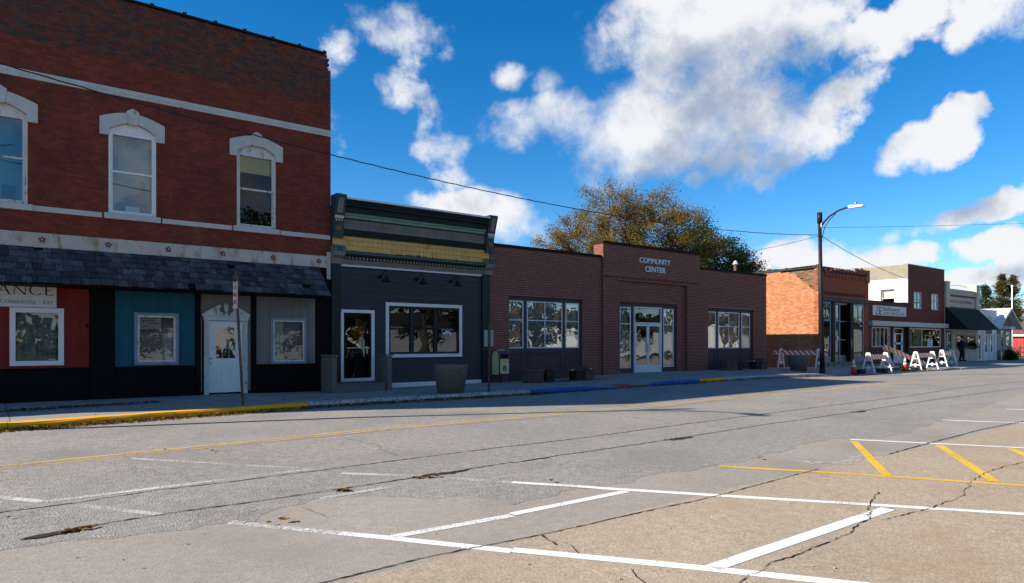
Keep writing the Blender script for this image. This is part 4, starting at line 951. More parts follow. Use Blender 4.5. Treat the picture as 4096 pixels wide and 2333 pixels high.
def bracket(x0, x1):
    p = MB(); prof = [(.02, 4.86), (-.16, 4.86), (-.17, 5.0), (-.18, 5.30), (-.22, 5.48), (-.42, 6.12), (-.42, 6.18), (.02, 6.18)]
    o = p.prism(prof, 'x', x0, x1).build('cornice_bracket', M['green_blue'], SH, bevel=.008); mid = (x0+x1)/2
    MB().lathe([(.0, 0), (.11, 0), (.10, .03), (.05, .045), (.03, .07), (.0, .08)], 0, 0, 14).build('lion_rosette', M['rosette'], o, True, local=True).matrix_local = Matrix.Translation((mid-11.6, -.17, 5.15-.05)) @ Matrix.Rotation(R(90), 4, 'X')
    be = MB()
    for k in (-1, 0, 1): be.ball((mid+k*.085, -.215, 5.40), .032, n=8)
    be.build('bead_row', M['cream_bead'], o, True)
    ac = MB()
    for k in range(4): ac.ball((mid-.11+k*.073, -.25, 5.49+.0), .045, .04, .06, 8)
    ac.build('acanthus', M['cream_bead'], o, True)
    MB().hexa(((mid-.09, -.285, 5.62), (mid+.09, -.285, 5.62), (mid+.09, -.24, 5.62), (mid-.09, -.24, 5.62), (mid-.09, -.425, 6.06), (mid+.09, -.425, 6.06), (mid+.09, -.37, 6.06), (mid-.09, -.37, 6.06))).build('bracket_panel', M['frieze'], o)
bracket(8.57, 8.92); bracket(14.40, 14.75)
def lowbracket(x0, x1):
    mid = (x0+x1)/2; o = MB().prism([(.02, 4.05), (-.12, 4.05), (-.14, 4.22), (-.26, 4.30), (-.28, 4.42), (-.28, 4.48), (-.24, 4.56), (-.16, 4.60), (.02, 4.60)], 'x', x0, x1).build('scroll_bracket', M['taupe'], SH, bevel=.01)
    f = MB()
    for k in range(7):
        a = math.pi*k/6; f.ball((mid+.07*math.cos(a), -.285, 4.45+.07*math.sin(a)), .028, .02, .028, 6)
    f.build('shell_ornament', M['green_blue'], o, True); MB().prism([(-.29, 4.43), (-.29, 4.49), (-.24, 4.58), (-.15, 4.62), (.02, 4.62), (.02, 4.605), (-.16, 4.605), (-.245, 4.565), (-.282, 4.485), (-.282, 4.43)], 'x', x0-.015, x1+.015).build('bracket_cap', M['green_trim'], o)
lowbracket(8.56, 8.93); lowbracket(14.36, 14.72)
MB().lathe([(.05, 6.0), (.05, 6.34), (.06, 6.35), (.0, 6.36)], 9.0, .3, 10).build('roof_pipe', M['steel'], SH, True)
# weathered timber landing at the door
PO = wthing('timber_porch', 'weathered grey timber landing with two boxed posts at the shop door', 'porch', (9.1, -.6, .1))
for k in range(8): box('deck_board', M['wood_grey'], PO, 8.24, 9.86, -1.2+k*.15, -1.2+k*.15+.142, .31, .345)
box('riser', M['wood_grey'], PO, 8.26, 9.84, -1.185, -1.15, .02, .305); box('riser', M['wood_grey'], PO, 8.26, 9.84, -1.145, -.06, .0, .2)
for a in (8.06, 9.87):
    q = MB()
    for k in range(6): box('side_board', M['wood_grey'], PO, a+.03, a+.19, -1.2+k*.135, -1.2+k*.135+.128, .02, 1.16+rnd.uniform(-.01, .01))
    box('post_cap', M['wood_grey'], PO, a, a+.22, -1.24, -.36, 1.175, 1.215)

# ================================================================== COMMUNITY CENTER
CC = wthing('community_center', 'low dark brown brick community center with raised lettered entrance parapet', 'building', (23.7, 0, .2))
WA = (15.58, 19.35, .05, 3.37); WB = (27.71, 31.53, .05, 3.31)
shell(CC, 14.69, 32.68, -.3, 5.1, .24, 11, M['cc_mortar'])
wl = slab(CC, 'wall_left', M['cc_mortar'], Fm(0), 14.69, 20.45, -.3, 5.14, [WA], .22, M['cc_brick']); bricks(wl, Fm(0), 14.69, 20.45, .0, 5.14, [WA], M['cc_brick'], jt=.0125, vis=lambda u, z: z > .6)
wr = slab(CC, 'wall_right', M['cc_mortar'], Fm(0), 26.94, 32.70, -.3, 5.10, [WB], .22, M['cc_brick']); bricks(wr, Fm(0), 26.94, 32.70, .0, 5.10, [WB], M['cc_brick'], jt=.0125, vis=lambda u, z: z > .6)
REC = (21.35, 26.01, -.3, 4.27)
wc = slab(CC, 'entrance_wall', M['cc_mortar'], Fm(-.10), 20.45, 26.94, -.3, 5.74, [REC], .32, M['cc_brick'])
bricks(wc, Fm(-.10), 20.45, 26.94, .0, 4.28, [REC], M['cc_brick'], jt=.0125, vis=lambda u, z: z > .6, nsingle=150); bricks(wc, Fm(-.10), 20.45, 26.94, 4.475, 5.74, [], M['cc_brick'], jt=.0125, nsingle=150)
bricks(wc, Fm(-.12), 20.45, 26.94, 4.285, 4.47, [], M['cc_brick'], soldier=True, nsingle=0)
box('soldier_bed', M['cc_mortar'], wc, 20.46, 26.93, -.12, -.09, 4.285, 4.47)
box('parapet_back', M['cc_mortar'], CC, 20.46, 26.93, .225, .45, 4.8, 5.74); sp_ = slab(CC, 'parapet_side', M['cc_mortar'], Sm(20.44), -.098, .45, 5.12, 5.745, [], .02); bricks(sp_, Sm(20.44), -.098, .45, 5.12, 5.745, [], M['cc_brick'], nsingle=0)
DO = (21.65, 25.47, -.3, 3.35)
wi = slab(CC, 'recessed_wall', M['cc_mortar'], Fm(.08), 21.35, 26.01, -.3, 4.4, [DO], .2, M['cc_brick']); bricks(wi, Fm(.08), 21.35, 26.01, .0, 4.36, [DO], M['cc_brick'], jt=.0125, nsingle=300, vis=lambda u, z: z > .6)
for nm, x0, x1, z, y0 in (('cap_left', 14.66, 20.42, 5.14, -.03), ('cap_right', 26.96, 32.73, 5.10, -.03), ('cap_centre', 20.41, 26.98, 5.745, -.135)): box('parapet_cap', M['cc_cap'], CC, x0, x1, y0, .5 if 'c' == nm[4] else .26, z, z+.115)
def ccwin(W_, parts, z0, z1, zm, zt):
    slab(CC, 'panel', M['cc_panel'], Fm(.12), W_[0], W_[1], -.3, W_[3]+.05, [(a, c, z0, z1) for a, c, m_ in parts], .1)
    for a, c, m_ in parts:
        o = window(CC, a, c, z0, z1, .12, .045, M['alu'], M['glass_cc'], mx=m_, mz=(zm,), mw=.045, fd=.02)
        drape('curtain', M['curtain_white'], o, a+.03, c-.03, z0+.03, z1-.03, .22, .10, .02)
        window(CC, a+.02, c-.02, .42, 1.22, .10, .05, M['cc_panel'], None, panes=False, fd=.006, name='panel_moulding')
ccwin(WA, [(15.60, 16.34, ()), (16.52, 18.34, (17.43,)), (18.51, 19.25, ())], 1.37, 3.19, 2.45, 3.2)
ccwin(WB, [(27.74, 28.46, ()), (28.65, 30.42, (29.53,)), (30.61, 31.36, ())], 1.32, 3.12, 2.40, 3.1)
slab(CC, 'panel', M['cc_panel'], Fm(.16), DO[0], DO[1], -.3, DO[3]+.05, [(21.68, 22.39, .49, 3.15), (22.58, 24.40, .0, 3.17), (24.57, 25.29, .46, 3.15)], .1)
for a, c in ((21.68, 22.39), (24.57, 25.29)): o = window(CC, a, c, .48, 3.15, .16, .05, M['alu'], M['glass_cc'], mz=(2.41,), mw=.05, fd=.02); drape('curtain', M['curtain_white'], o, a+.03, c-.03, .5, 3.1, .28, .1, .02)
o = window(CC, 22.58, 24.40, .27, 3.18, .15, .05, M['alu'], M['glass_dark'], mz=(2.47,), mw=.05, fd=.06, name='door_frame', panes=False); q = MB().quad((22.62, .15, 2.48), (24.36, .15, 2.48), (24.36, .15, 3.14), (22.62, .15, 3.14)).build('transom_pane', M['glass_dark'], o)
for a, c, hx in ((22.635, 23.485, 23.40), (23.495, 24.345, 23.58)):
    d = MB(); d.box(a, a+.085, .11, .15, .30, 2.44); d.box(c-.085, c, .11, .15, .30, 2.44); d.box(a+.085, c-.085, .11, .15, 2.33, 2.44); d.box(a+.085, c-.085, .11, .15, .30, .62)
    dd = d.build('door', M['alu'], CC); MB().quad((a+.08, .13, .61), (c-.08, .13, .61), (c-.08, .13, 2.34), (a+.08, .13, 2.34)).build('pane', M['glass_cc'], dd)
    MB().tube([(hx, .11, 1.2), (hx, .06, 1.22), (hx, .06, 1.52), (hx, .11, 1.54)], .014).build('door_handle', M['steel'], dd, True)
for i, ch in enumerate('240'): text(ch, 'ink', CC, Fm(.16), 22.44, 22.52, 1.86-i*.19, 1.98-i*.19, .004, .002)
text('COMMUNITY', 'letters', CC, Fm(-.10), 22.66, 24.74, 5.10, 5.335, .02, .025, bold=.022); text('CENTER', 'letters', CC, Fm(-.10), 23.02, 24.40, 4.72, 4.965, .02, .025, bold=.022)
vp = wthing('flue_pipe', 'rusty flue pipe with white cowl on the community center roof', 'pipe', (32.3, 1.6, 4.8))
MB().lathe([(.09, 4.7), (.09, 5.86), (.0, 5.87)], 32.3, 1.6, 10).build('pipe', M['rust'], vp, True); MB().lathe([(.06, 5.84), (.15, 5.86), (.15, 5.90), (.09, 5.93), (.12, 5.98), (.02, 6.06), (.0, 6.06)], 32.3, 1.6, 8).build('cowl', M['alu'], vp)

# ================================================================== DAMAGED ORANGE BRICK BUILDING
OB = wthing('damaged_brick_building', 'orange brick shop building with collapsed parapet corner and exposed timber', 'building', (41, 0, .2))
OX0, OX1 = 38.05, 44.17
def sidetop(y): return 5.93 if y > 2.44 else (5.76+.17*(y-1.5)/.94 if y > 1.5 else max(4.60, 4.72+1.04*(y-.26)/1.24))
def cutside(s, t, e, g): return g > sidetop((s+t)/2)+rnd.uniform(-.05, .05)
b = MB(); ys = frange(0, 12, .1)
for a, c in zip(ys, ys[1:]): b.hexa(((OX0, a, -.3), (OX0+.25, a, -.3), (OX0+.25, c, -.3), (OX0, c, -.3), (OX0, a, sidetop(a)-.1), (OX0+.25, a, sidetop(a)-.1), (OX0+.25, c, sidetop(c)-.1), (OX0, c, sidetop(c)-.1)))
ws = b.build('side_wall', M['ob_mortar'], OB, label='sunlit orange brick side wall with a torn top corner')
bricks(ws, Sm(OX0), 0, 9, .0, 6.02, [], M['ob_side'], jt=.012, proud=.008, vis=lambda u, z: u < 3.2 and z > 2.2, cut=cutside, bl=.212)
for k in range(12):     # exposed sheathing above the torn brick
    z = 4.45+k*.135; box('sheathing_plank', M['char_wood'], OB, OX0+.10+rnd.uniform(-.01, .01), OX0+.13, .10, 3.6, z, z+.128)
box('corner_stud', M['char_wood'], OB, OX0-.02, OX0+.16, .02, .14, 4.6, 6.14); MB().prism([(.1, 5.95), (3.5, 5.88), (9, 5.9), (9, 6.0), (3.5, 6.0), (.1, 6.10)], 'x', OX0-.06, OX0+.3).build('roof_edge', M['tar'], OB)
b = MB()
for i in range(26): yy = rnd.uniform(.3, 6); b.hexa([(OX0-.06+dx*rnd.uniform(.05, .3), yy+dy*rnd.uniform(.05, .35), 6.0+dz*rnd.uniform(.03, .08)) for dx, dy, dz in ((0,0,0),(1,0,0),(1,1,0),(0,1,0),(0,0,1),(1,0,1),(1,1,1),(0,1,1))])
b.build('torn_roofing', M['tar'], OB)
FO = (38.42, 43.60, -.3, 4.02)
def ftop(u): return 5.78+.10*math.sin(u*6)+.05*math.sin(u*17) if u < 39.6 else (5.98 if u < 43.1 else 6.18)
b = MB()
for a, c in zip(frange(OX0, OX1, .1), frange(OX0, OX1, .1)[1:]): b.box(a, c, .0, .3, 4.02, ftop((a+c)/2)-.06)
b.box(OX0, 38.42, 0, .3, -.3, 4.02); b.box(43.60, OX1, 0, .3, -.3, 4.02); wf = b.build('front_wall', M['ob_fmortar'], OB)
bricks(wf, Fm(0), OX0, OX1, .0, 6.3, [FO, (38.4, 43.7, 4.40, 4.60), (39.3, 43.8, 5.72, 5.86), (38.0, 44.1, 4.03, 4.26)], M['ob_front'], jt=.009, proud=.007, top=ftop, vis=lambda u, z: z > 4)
bricks(wf, Fm(0), 38.4, 43.7, 4.40, 4.60, [], M['ob_dark'], soldier=True, nsingle=0, proud=.004); bricks(wf, Fm(-.05), 39.3, 43.8, 5.72, 5.86, [], M['ob_dark'], nsingle=0); box('dark_course_bed', M['ob_dark'], OB, 39.3, 43.8, -.05, .0, 5.72, 5.86)
x = 38.8
while x < 43.6: box('corbel', M['ob_front'], OB, x, x+.16, -.07, -.002, 5.45, 5.60); x += .40
box('corbel_course', M['ob_front'], OB, 38.7, 43.9, -.06, -.003, 5.602, 5.70)
box('corner_pier', M['ob_front'], OB, 43.80, 44.19, -.08, -.004, 5.35, 6.15)
rbm = MB()
for i in range(60):
    u = rnd.uniform(OX0, 43.9); z = ftop(u)-.05; s_ = rnd.uniform(.05, .16); rbm.hexa([(u+dx*s_*rnd.uniform(.6, 1.3), .02+dy*rnd.uniform(.1, .25), z+dz*s_*rnd.uniform(.3, 1.2)) for dx, dy, dz in ((0,0,0),(1,0,0),(1,1,0),(0,1,0),(0,0,1),(1,0,1),(1,1,1),(0,1,1))])
rbm.build('parapet_rubble', M['rubble'], OB); box('parapet_timber', M['char_wood'], OB, 38.1, 41.9, .22, .34, 5.55, 6.10); box('parapet_timber', M['rubble'], OB, 42.6, 43.8, .1, .3, 5.9, 6.22, bevel=.03)
ib = box('iron_beam', M['pole_black'], OB, 37.98, 44.05, -.09, -.005, 4.035, 4.255)
for x in (38.55, 39.15, 39.75, 42.0, 42.75, 43.6): MB().prism([(x+.06*math.cos(a), 4.145+.06*math.sin(a)) for a in [k*math.pi/4 for k in range(8)]], 'y', -.115, -.088).build('rosette', M['rosette'], ib)
for k, x in enumerate((40.55, 40.86, 41.17)): MB().prism([(x+(.12 if k == 1 else .1)*math.cos(a)*(1 if j % 2 else .55), 4.145+.085*math.sin(a)*(1 if j % 2 else .6)) for j, a in enumerate([q*math.pi/6 for q in range(12)])], 'y', -.112, -.088).build('ornament', M['rosette'], ib)
for a, c in ((39.53, 39.86), (41.74, 42.14)): box('iron_column', M['black'], OB, a, c, -.05, .15, .1, 4.03)
box('step', M['rubble'], OB, 38.42, 43.60, -.12, .3, .0, .46)
for x0, x1 in ((38.44, 39.51), (42.16, 43.58)):
    o = window(OB, x0, x1, .46, 4.0, .06, .10, M['alu_blue'], M['glass_dark'], mz=(2.92,), mw=.09); box('mullion', M['alu_blue'], o, (x0+x1)/2-.03, (x0+x1)/2+.03, .03, .06, 2.97, 3.9); box('bulkhead', M['alu_blue'], o, x0+.1, x1-.1, .02, .05, .46, .78)
o = window(OB, 41.02, 42.24, .46, 4.0, .32, .09, M['alu_blue'], M['glass_dark'], mz=(2.9, 1.78), mw=.07, name='entry_door'); box('kick_panel', M['alu_blue'], o, 41.11, 42.15, .28, .31, .5, .85); box('door_film', M['room'], o, 41.13, 42.13, .33, .335, .9, 1.74); box('door_board', M['char_wood'], o, 41.13, 42.13, .34, .345, 1.82, 2.6)
o = window(OB, 40.46, 41.0, .46, 4.0, .30, .07, M['alu_blue'], M['glass_dark'], mz=(2.95,), mw=.07, name='entry_sidelight'); box('notice_paper', M['sign_white'], o, 40.62, 40.84, .24, .242, 1.75, 2.0)
box('entry_soffit', M['alu_blue'], OB, 39.87, 41.73, .16, .42, 3.9, 4.0)
MB().tube([(41.72, -.03, 1.2), (41.72, -.12, 1.25), (41.72, -.12, 1.75), (41.72, -.03, 1.8)], .025).build('door_pull', M['steel'], OB, True)
b = MB(); b.box(OX1-.25, OX1-.01, .3, 12, -.3, 6.0); b.box(OX0+.25, OX1-.25, 11.75, 12, -.3, 5.9); b.build('back_wall', M['ob_mortar'], OB); box('roof', M['tar'], OB, OX0+.26, OX1-.26, .3, 11.7, 5.6, 5.7); box('interior', M['dark_room'], OB, OX0+.3, OX1-.3, 2.0, 2.1, 0, 5.5)
vn = wthing('roof_ventilator', 'grey round ventilator cap on the damaged roof', 'vent', (39.2, 3.9, 5.7)); MB().lathe([(.14, 5.6), (.14, 6.12), (.0, 6.12)], 39.2, 3.9, 12).build('pipe', M['steel'], vn, True); MB().lathe([(.0, 6.08), (.26, 6.10), (.26, 6.22), (.12, 6.27), (.0, 6.28)], 39.2, 3.9, 14).build('cap', M['steel'], vn)

# ================================================================== EMPORIUM
EM = wthing('emporium', 'dark brick shop with white sign and metal canopy beside a two-storey brick part', 'building', (50, 0, .2))
EO = [(44.57, 46.86, 1.33, 2.64), (46.92, 49.55, -.3, 2.64), (49.80, 55.28, 1.28, 2.64), (50.81, 52.06, 3.96, 5.16), (53.73, 54.93, 3.95, 5.14)]
slab(EM, 'front_wall_low', M['em_mortar'], Fm(0), 44.19, 49.89, -.3, 4.24, EO, .25, M['em_brick']); w2 = slab(EM, 'front_wall', M['em_mortar'], Fm(0), 49.89, 56.03, -.3, 6.95, EO, .25, M['em_brick'])
w1 = EM
bricks(w2, Fm(0), 44.19, 49.89, .0, 4.24, EO, M['em_brick'], nsingle=150, vis=lambda u, z: z > 3); bricks(w2, Fm(0), 49.89, 56.03, .0, 6.95, EO, M['em_brick'], nsingle=150, vis=lambda u, z: z > 3)
box('coping', M['coping'], EM, 44.19, 49.87, -.03, .3, 4.24, 4.30); box('coping', M['stucco'], EM, 49.86, 56.05, -.03, .3, 6.95, 7.01)
sb = slab(EM, 'stucco_side', M['stucco'], Sm(49.87), .0, 10, 4.0, 6.96, [(.86, 1.78, 4.2, 5.33)], .2); sb['label'] = 'bare grey plaster upper side wall'
slab(sb, 'whitewash', M['stucco_white'], Sm(49.86), .0, 10, 4.0, 6.02, [(.86, 1.78, 4.2, 5.33)], .008)
MB().box(50.08, 50.1, .8, 1.84, 4.75, 5.4).build('window_shade', M['curtain_white'], EM); window(EM, .86, 1.78, 4.2, 5.33, 0, .06, M['white_paint'], M['glass_low'], mz=(4.72,), mw=.05, fd=.01, mp=lambda u, z, d: (49.97-d, u, z), name='side_window')
b = MB(); b.box(49.9, 50.05, .25, 10, -.3, 3.98); b.box(55.8, 56.03, .25, 10, -.3, 6.9); b.box(50.05, 55.8, 9.8, 10, -.3, 6.9); b.box(44.2, 44.4, .25, 10, -.3, 4.2); b.box(44.4, 49.9, 9.8, 10, -.3, 4.2); b.build('side_wall', M['em_mortar'], EM)
box('roof', M['tar'], EM, 50.06, 55.79, .26, 9.79, 6.6, 6.7); box('roof', M['tar'], EM, 44.41, 49.89, .26, 9.79, 3.85, 3.95); box('interior', M['dark_room'], EM, 44.5, 49.8, 2.6, 2.7, 0, 3.8); box('interior', M['dark_room'], EM, 50.2, 55.7, 2.6, 2.7, 0, 6.5); box('ceiling', M['room'], EM, 50.1, 55.7, .26, 2.6, 3.4, 3.5)
for a, c, e, g in EO[3:]: window(EM, a, c, e, g, .06, .09, M['white_old'], M['glass'], mx=((a+c)/2,), mz=((e+g)/2+.03,), mw=.06, sill=M['em_mortar'])
o = window(EM, 44.57, 46.86, 1.33, 2.62, .02, .07, M['white_old'], M['glass'], mx=(45.15, 45.72, 46.3), mw=.07); drape('curtain', M['curtain_white'], o, 44.8, 45.4, 1.4, 2.3, .3, .14, .04); drape('curtain', M['curtain_white'], o, 45.9, 46.2, 1.4, 2.4, .3, .14, .04)
o = window(EM, 49.80, 55.28, 1.28, 2.62, .02, .08, M['white_old'], M['glass'], mx=(52.1,), mw=.08); drape('curtain', M['curtain_white'], o, 50.0, 51.3, 1.35, 2.4, .35, .16, .04); drape('curtain', M['curtain_lace'], o, 51.7, 52.9, 1.35, 2.55, .4, .15, .04)
f = box('agent_placard', M['sign_white'], o, 53.05, 53.95, -.005, .0, 1.36, 1.82); text('641-782-8400', 'ink', f, Fm(-.005), 53.1, 53.9, 1.48, 1.56, .001, .001); MB().prism([(53.2, 1.64), (53.5, 1.74), (53.8, 1.66), (53.5, 1.70)], 'y', -.008, -.0055).build('roof_logo', M['ink_red'], f)
box('entry_back', M['em_brick'], EM, 46.9, 49.6, .26, .34, -.2, 2.66); box('entry_floor', M['sidewalk'], EM, 46.93, 49.54, -.1, .26, .0, .27)
dw = window(EM, 48.02, 49.40, .27, 2.60, .16, .06, M['white_paint'], M['glass_dark'], mz=(2.22,), mw=.06, name='entry_door'); box('door_lower', M['white_paint'], dw, 48.09, 49.33, .11, .14, .33, 1.1); text('214', 'ink', dw, Fm(.11), 48.6, 48.82, 2.08, 2.16, .004, .002); box('door_middle', M['white_paint'], dw, 48.09, 49.33, .115, .14, 1.50, 1.62); box('door_stile', M['white_paint'], dw, 48.09, 48.3, .115, .14, 1.1, 2.18); box('door_stile', M['white_paint'], dw, 49.12, 49.33, .115, .14, 1.1, 2.18)
window(EM, 46.95, 47.50, .27, 2.60, .20, .07, M['white_old'], M['glass_dark'], mz=(1.0, 1.55, 2.1), mw=.05, name='side_door')
box('canopy_post', M['black'], EM, 49.52, 49.76, -.16, -.02, .1, 2.68)
cn = box('canopy', M['canopy'], EM, 44.12, 56.5, -.26, -.002, 2.69, 3.0, label='corrugated metal canopy fascia')
for k in range(6): box('canopy_rib', M['canopy'], cn, 44.14, 56.48, -.275, -.261, 2.70+k*.052, 2.73+k*.052)
box('canopy_end', M['alu_blue'], cn, 44.10, 44.118, -.27, 0, 2.68, 3.01)
sg = wthing('emporium_sign', 'long white shop sign reading Emporium on dark brick', 'sign', (47, -.02, 3.4)); box('sign_board', M['sign_white'], sg, 44.66, 49.46, -.06, -.01, 3.37, 4.0)
text('SixSisters', 'ink_brown', sg, Fm(-.06), 45.95, 48.45, 3.69, 3.93, .002, .002); serif('EMPORIUM', 'ink_brown', sg, Fm(-.06), 45.5, 49.15, 3.42, 3.71, .002, .72)
for a, c, mt, z in ((45.05, 45.6, 'ink_red', 3.42),): put2d([p for p in text_mesh('E')[0]], text_mesh('E')[1], 'lettering', M['ink_brown'], sg, Fm(-.06), 45.5, 45.8, 3.42, 3.9, .0015)
cu = MB(); cu.tube([(45.5, -.063, 3.9), (45.3, -.063, 3.93), (45.15, -.063, 3.86), (45.22, -.063, 3.78), (45.42, -.063, 3.75), (45.2, -.063, 3.66), (45.05, -.063, 3.54), (45.1, -.063, 3.44), (45.3, -.063, 3.42), (45.45, -.063, 3.48)], .022, 5); cu.build('monogram', M['ink_red'], sg)
MB().tube([(48.3, -.02, 4.28), (50.9, -.35, 4.36)], .025, 6).build('sign_rod', M['rust'], EM)

# ================================================================== FAR ROW
AF = wthing('newspaper_office', 'cream stone-front office with stepped parapet pillars and black sloped awning', 'building', (59, 0, .2))
slab(AF, 'front_wall', M['af_stone'], Fm(0), 56.06, 62.6, -.3, 5.62, [(56.32, 57.38, .2, 2.5), (58.0, 59.86, 1.2, 2.2), (60.22, 61.97, 1.2, 2.15)], .25); shell(AF, 56.06, 62.6, -.3, 5.5, .26, 10, M['af_stone'])
for a, c in ((56.04, 56.68), (61.95, 62.65)): p = box('parapet_pillar', M['af_stone'], AF, a, c, -.14, .5, 4.25, 6.10); box('pillar_cap', M['af_stone'], p, a-.04, c+.04, -.18, .55, 6.102, 6.16)
box('parapet_rail', M['af_stone'], AF, 56.7, 61.93, -.06, -.002, 5.50, 5.66); box('moulding', M['cast_brown'], AF, 56.7, 61.93, -.08, -.003, 5.10, 5.22); box('moulding', M['af_stone'], AF, 56.7, 61.93, -.10, -.004, 5.222, 5.30); box('cornice', M['cast_brown'], AF, 56.1, 62.55, -.10, -.003, 4.20, 4.30)
nm = box('name_panel', M['af_stone'], AF, 56.85, 61.5, -.03, -.004, 4.5, 4.98); text('AFTON STAR-ENTERPRISE', 'cast_brown', nm, Fm(-.03), 57.0, 61.35, 4.60, 4.84, .002, .008, bold=.0)
aw = MB().hexa(((56.15, -1.5, 2.62), (62.5, -1.5, 2.62), (62.5, -.02, 2.62), (56.15, -.02, 2.62), (56.15, -.10, 4.2), (62.5, -.10, 4.2), (62.5, -.02, 4.2), (56.15, -.02, 4.2))).build('awning', M['af_awning'], AF)
for k in range(14):
    t = k/14; z0 = 4.2-1.58*(t+1/14); y0 = -.10-1.4*(t+1/14); MB().hexa(((56.13, y0-.03, z0), (62.52, y0-.03, z0), (62.52, y0+.05, z0), (56.13, y0+.05, z0), (56.13, y0+.09, z0+.113), (62.52, y0+.09, z0+.113), (62.52, y0+.10, z0+.113), (56.13, y0+.10, z0+.113))).build('shingle_course', M['af_awning'], aw)
x = 57.45
while x < 62.5:
    segs = [(.2, 2.62)]
    if 57.9 < x < 62.05: segs = [(.2, 1.08), (2.28, 2.62)]
    for e, g in segs: box('siding_batten', M['af_siding'], AF, x, x+.12, -.05, -.002, e, g)
    x += .15
for a, c, e, g in ((58.0, 59.86, 1.15, 2.22), (60.22, 61.97, 1.15, 2.18)):
    window(AF, a, c, e, g, -.03, .14, M['taupe'], M['glass_dark'], fd=.04)
o = window(AF, 56.36, 57.34, .25, 2.42, .03, .1, M['af_teal'], M['glass_dark'], mz=(1.2,), mw=.1, name='door'); box('door_lower', M['af_teal'], o, 56.46, 57.24, .0, .028, .35, 1.2)
for k in range(3): MB().tube([(56.5, .0, 1.3+k*.35), (57.2, .0, 1.65+k*.3)], .015, 5).build('lattice_bar', M['af_teal'], o); MB().tube([(57.2, -.005, 1.3+k*.35), (56.5, -.005, 1.65+k*.3)], .015, 5).build('lattice_bar', M['af_teal'], o)
text('7', 'ink_brown', AF, Fm(-.05), 59.98, 60.12, 1.85, 2.08, .002, .004)
WH = wthing('white_shop', 'small white painted block shop with narrow tall windows', 'building', (64.7, 0, .2))
slab(WH, 'front_wall', M['white_block'], Fm(0), 62.62, 66.92, -.3, 4.24, [(62.75, 63.3, .25, 2.3), (64.22, 64.76, .8, 2.25), (65.45, 65.9, .8, 2.28)], .2); shell(WH, 62.62, 66.92, -.3, 4.1, .22, 9, M['white_block'])
box('parapet_cap', M['white_block'], WH, 62.6, 66.95, -.05, .2, 4.24, 4.31)
for a, c, e, g in ((62.75, 63.3, .25, 2.3), (64.22, 64.76, .8, 2.25), (65.45, 65.9, .8, 2.28)): window(WH, a, c, e, g, .04, .06, M['white_paint'], M['glass_dark'])
for x in (63.7, 65.1, 66.35): box('flat_pilaster', M['white_block'], WH, x, x+.22, -.05, -.002, -.1, 2.75)
box('flat_lintel', M['white_block'], WH, 62.7, 66.8, -.06, -.003, 2.752, 2.9)
ac = box('air_conditioner', M['steel'], WH, 64.4, 65.0, -.45, .0, 2.35, 2.74); sgn = wthing('hair_care_sign', 'small framed sign on the white block shop front', 'sign', (64.7, -.03, 3.4)); box('sign_board', M['sign_white'], sgn, 63.8, 65.62, -.04, -.005, 3.38, 3.80); window(sgn, 63.78, 65.64, 3.36, 3.82, -.012, .03, M['grey_plate'], None, panes=False, fd=.035, name='frame')
for tx, a, c, z in (('Town & Country', 64.2, 65.55, 3.66), ('FAMILY HAIR CARE', 64.3, 65.45, 3.54), ('641 347-8317', 64.4, 65.4, 3.44)): text(tx, 'ink', sgn, Fm(-.04), a, c, z, z+.09, .001, .001)
GR = wthing('gabled_post_office', 'small sage green gabled building with standing-seam metal roof', 'building', (68.7, 0, .15))
gops = [(67.05, 67.45, 1.0, 2.3), (67.75, 68.55, .2, 2.7), (69.0, 70.1, 1.05, 2.6)]
slab(GR, 'front_wall', M['sage'], Fm(0), 66.98, 70.5, -.3, 2.85, gops, .2); MB().prism([(66.98, 2.851), (70.5, 2.851), (68.74, 4.35)], 'y', 0.0, .2).build('gable', M['sage'], GR); b = MB(); b.box(66.98, 67.2, .2, 8, -.3, 2.85); b.box(70.3, 70.5, .2, 8, -.3, 2.85); b.box(67.2, 70.3, 7.8, 8, -.3, 4); b.build('side_wall', M['sage'], GR); box('interior', M['dark_room'], GR, 67.2, 70.3, 1.5, 1.6, 0, 2.8)
b = MB()
for r in range(14):
    for k in range(9):
        x0 = 66.98+k*.40+(.2 if r % 2 else 0); x1 = min(x0+.39, 70.5); z = r*.2
        if any(o_[0]-.05 < x1 and o_[1]+.05 > x0 and o_[2]-.05 < z+.2 and o_[3]+.05 > z for o_ in gops): continue
        b.box(x0, x1, -.016, -.001, z, z+.19)
b.build('wall_shingles', M['sage'], GR)['kind'] = 'stuff'
for s in (-1, 1):
    ap = Vector((68.5, 0, 4.55)); ev = Vector((68.5+s*3.0, 0, 2.83)); n_ = Vector((s*.5, 0, .87))*.06
    q = MB().hexa(((ap.x, -.55, ap.z-.06), (ev.x, -.55, ev.z-.06), (ev.x, 8, ev.z-.06), (ap.x, 8, ap.z-.06), (ap.x, -.55, ap.z), (ev.x, -.55, ev.z), (ev.x, 8, ev.z), (ap.x, 8, ap.z))).build('roof', M['roof_metal'], GR)
    for k in range(19): y = -.5+k*.45; MB().hexa(((ap.x, y, ap.z+.002), (ev.x, y, ev.z+.002), (ev.x, y+.03, ev.z+.002), (ap.x, y+.03, ap.z+.002), (ap.x, y, ap.z+.045), (ev.x, y, ev.z+.045), (ev.x, y+.03, ev.z+.045), (ap.x, y+.03, ap.z+.045))).build('roof_seam', M['roof_metal'], q)
    MB().hexa(((ap.x, -.6, ap.z-.2), (ev.x, -.6, ev.z-.2), (ev.x, -.556, ev.z-.2), (ap.x, -.556, ap.z-.2), (ap.x, -.6, ap.z-.01), (ev.x, -.6, ev.z-.01), (ev.x, -.556, ev.z-.01), (ap.x, -.556, ap.z-.01))).build('barge_board', M['white_old'], GR)
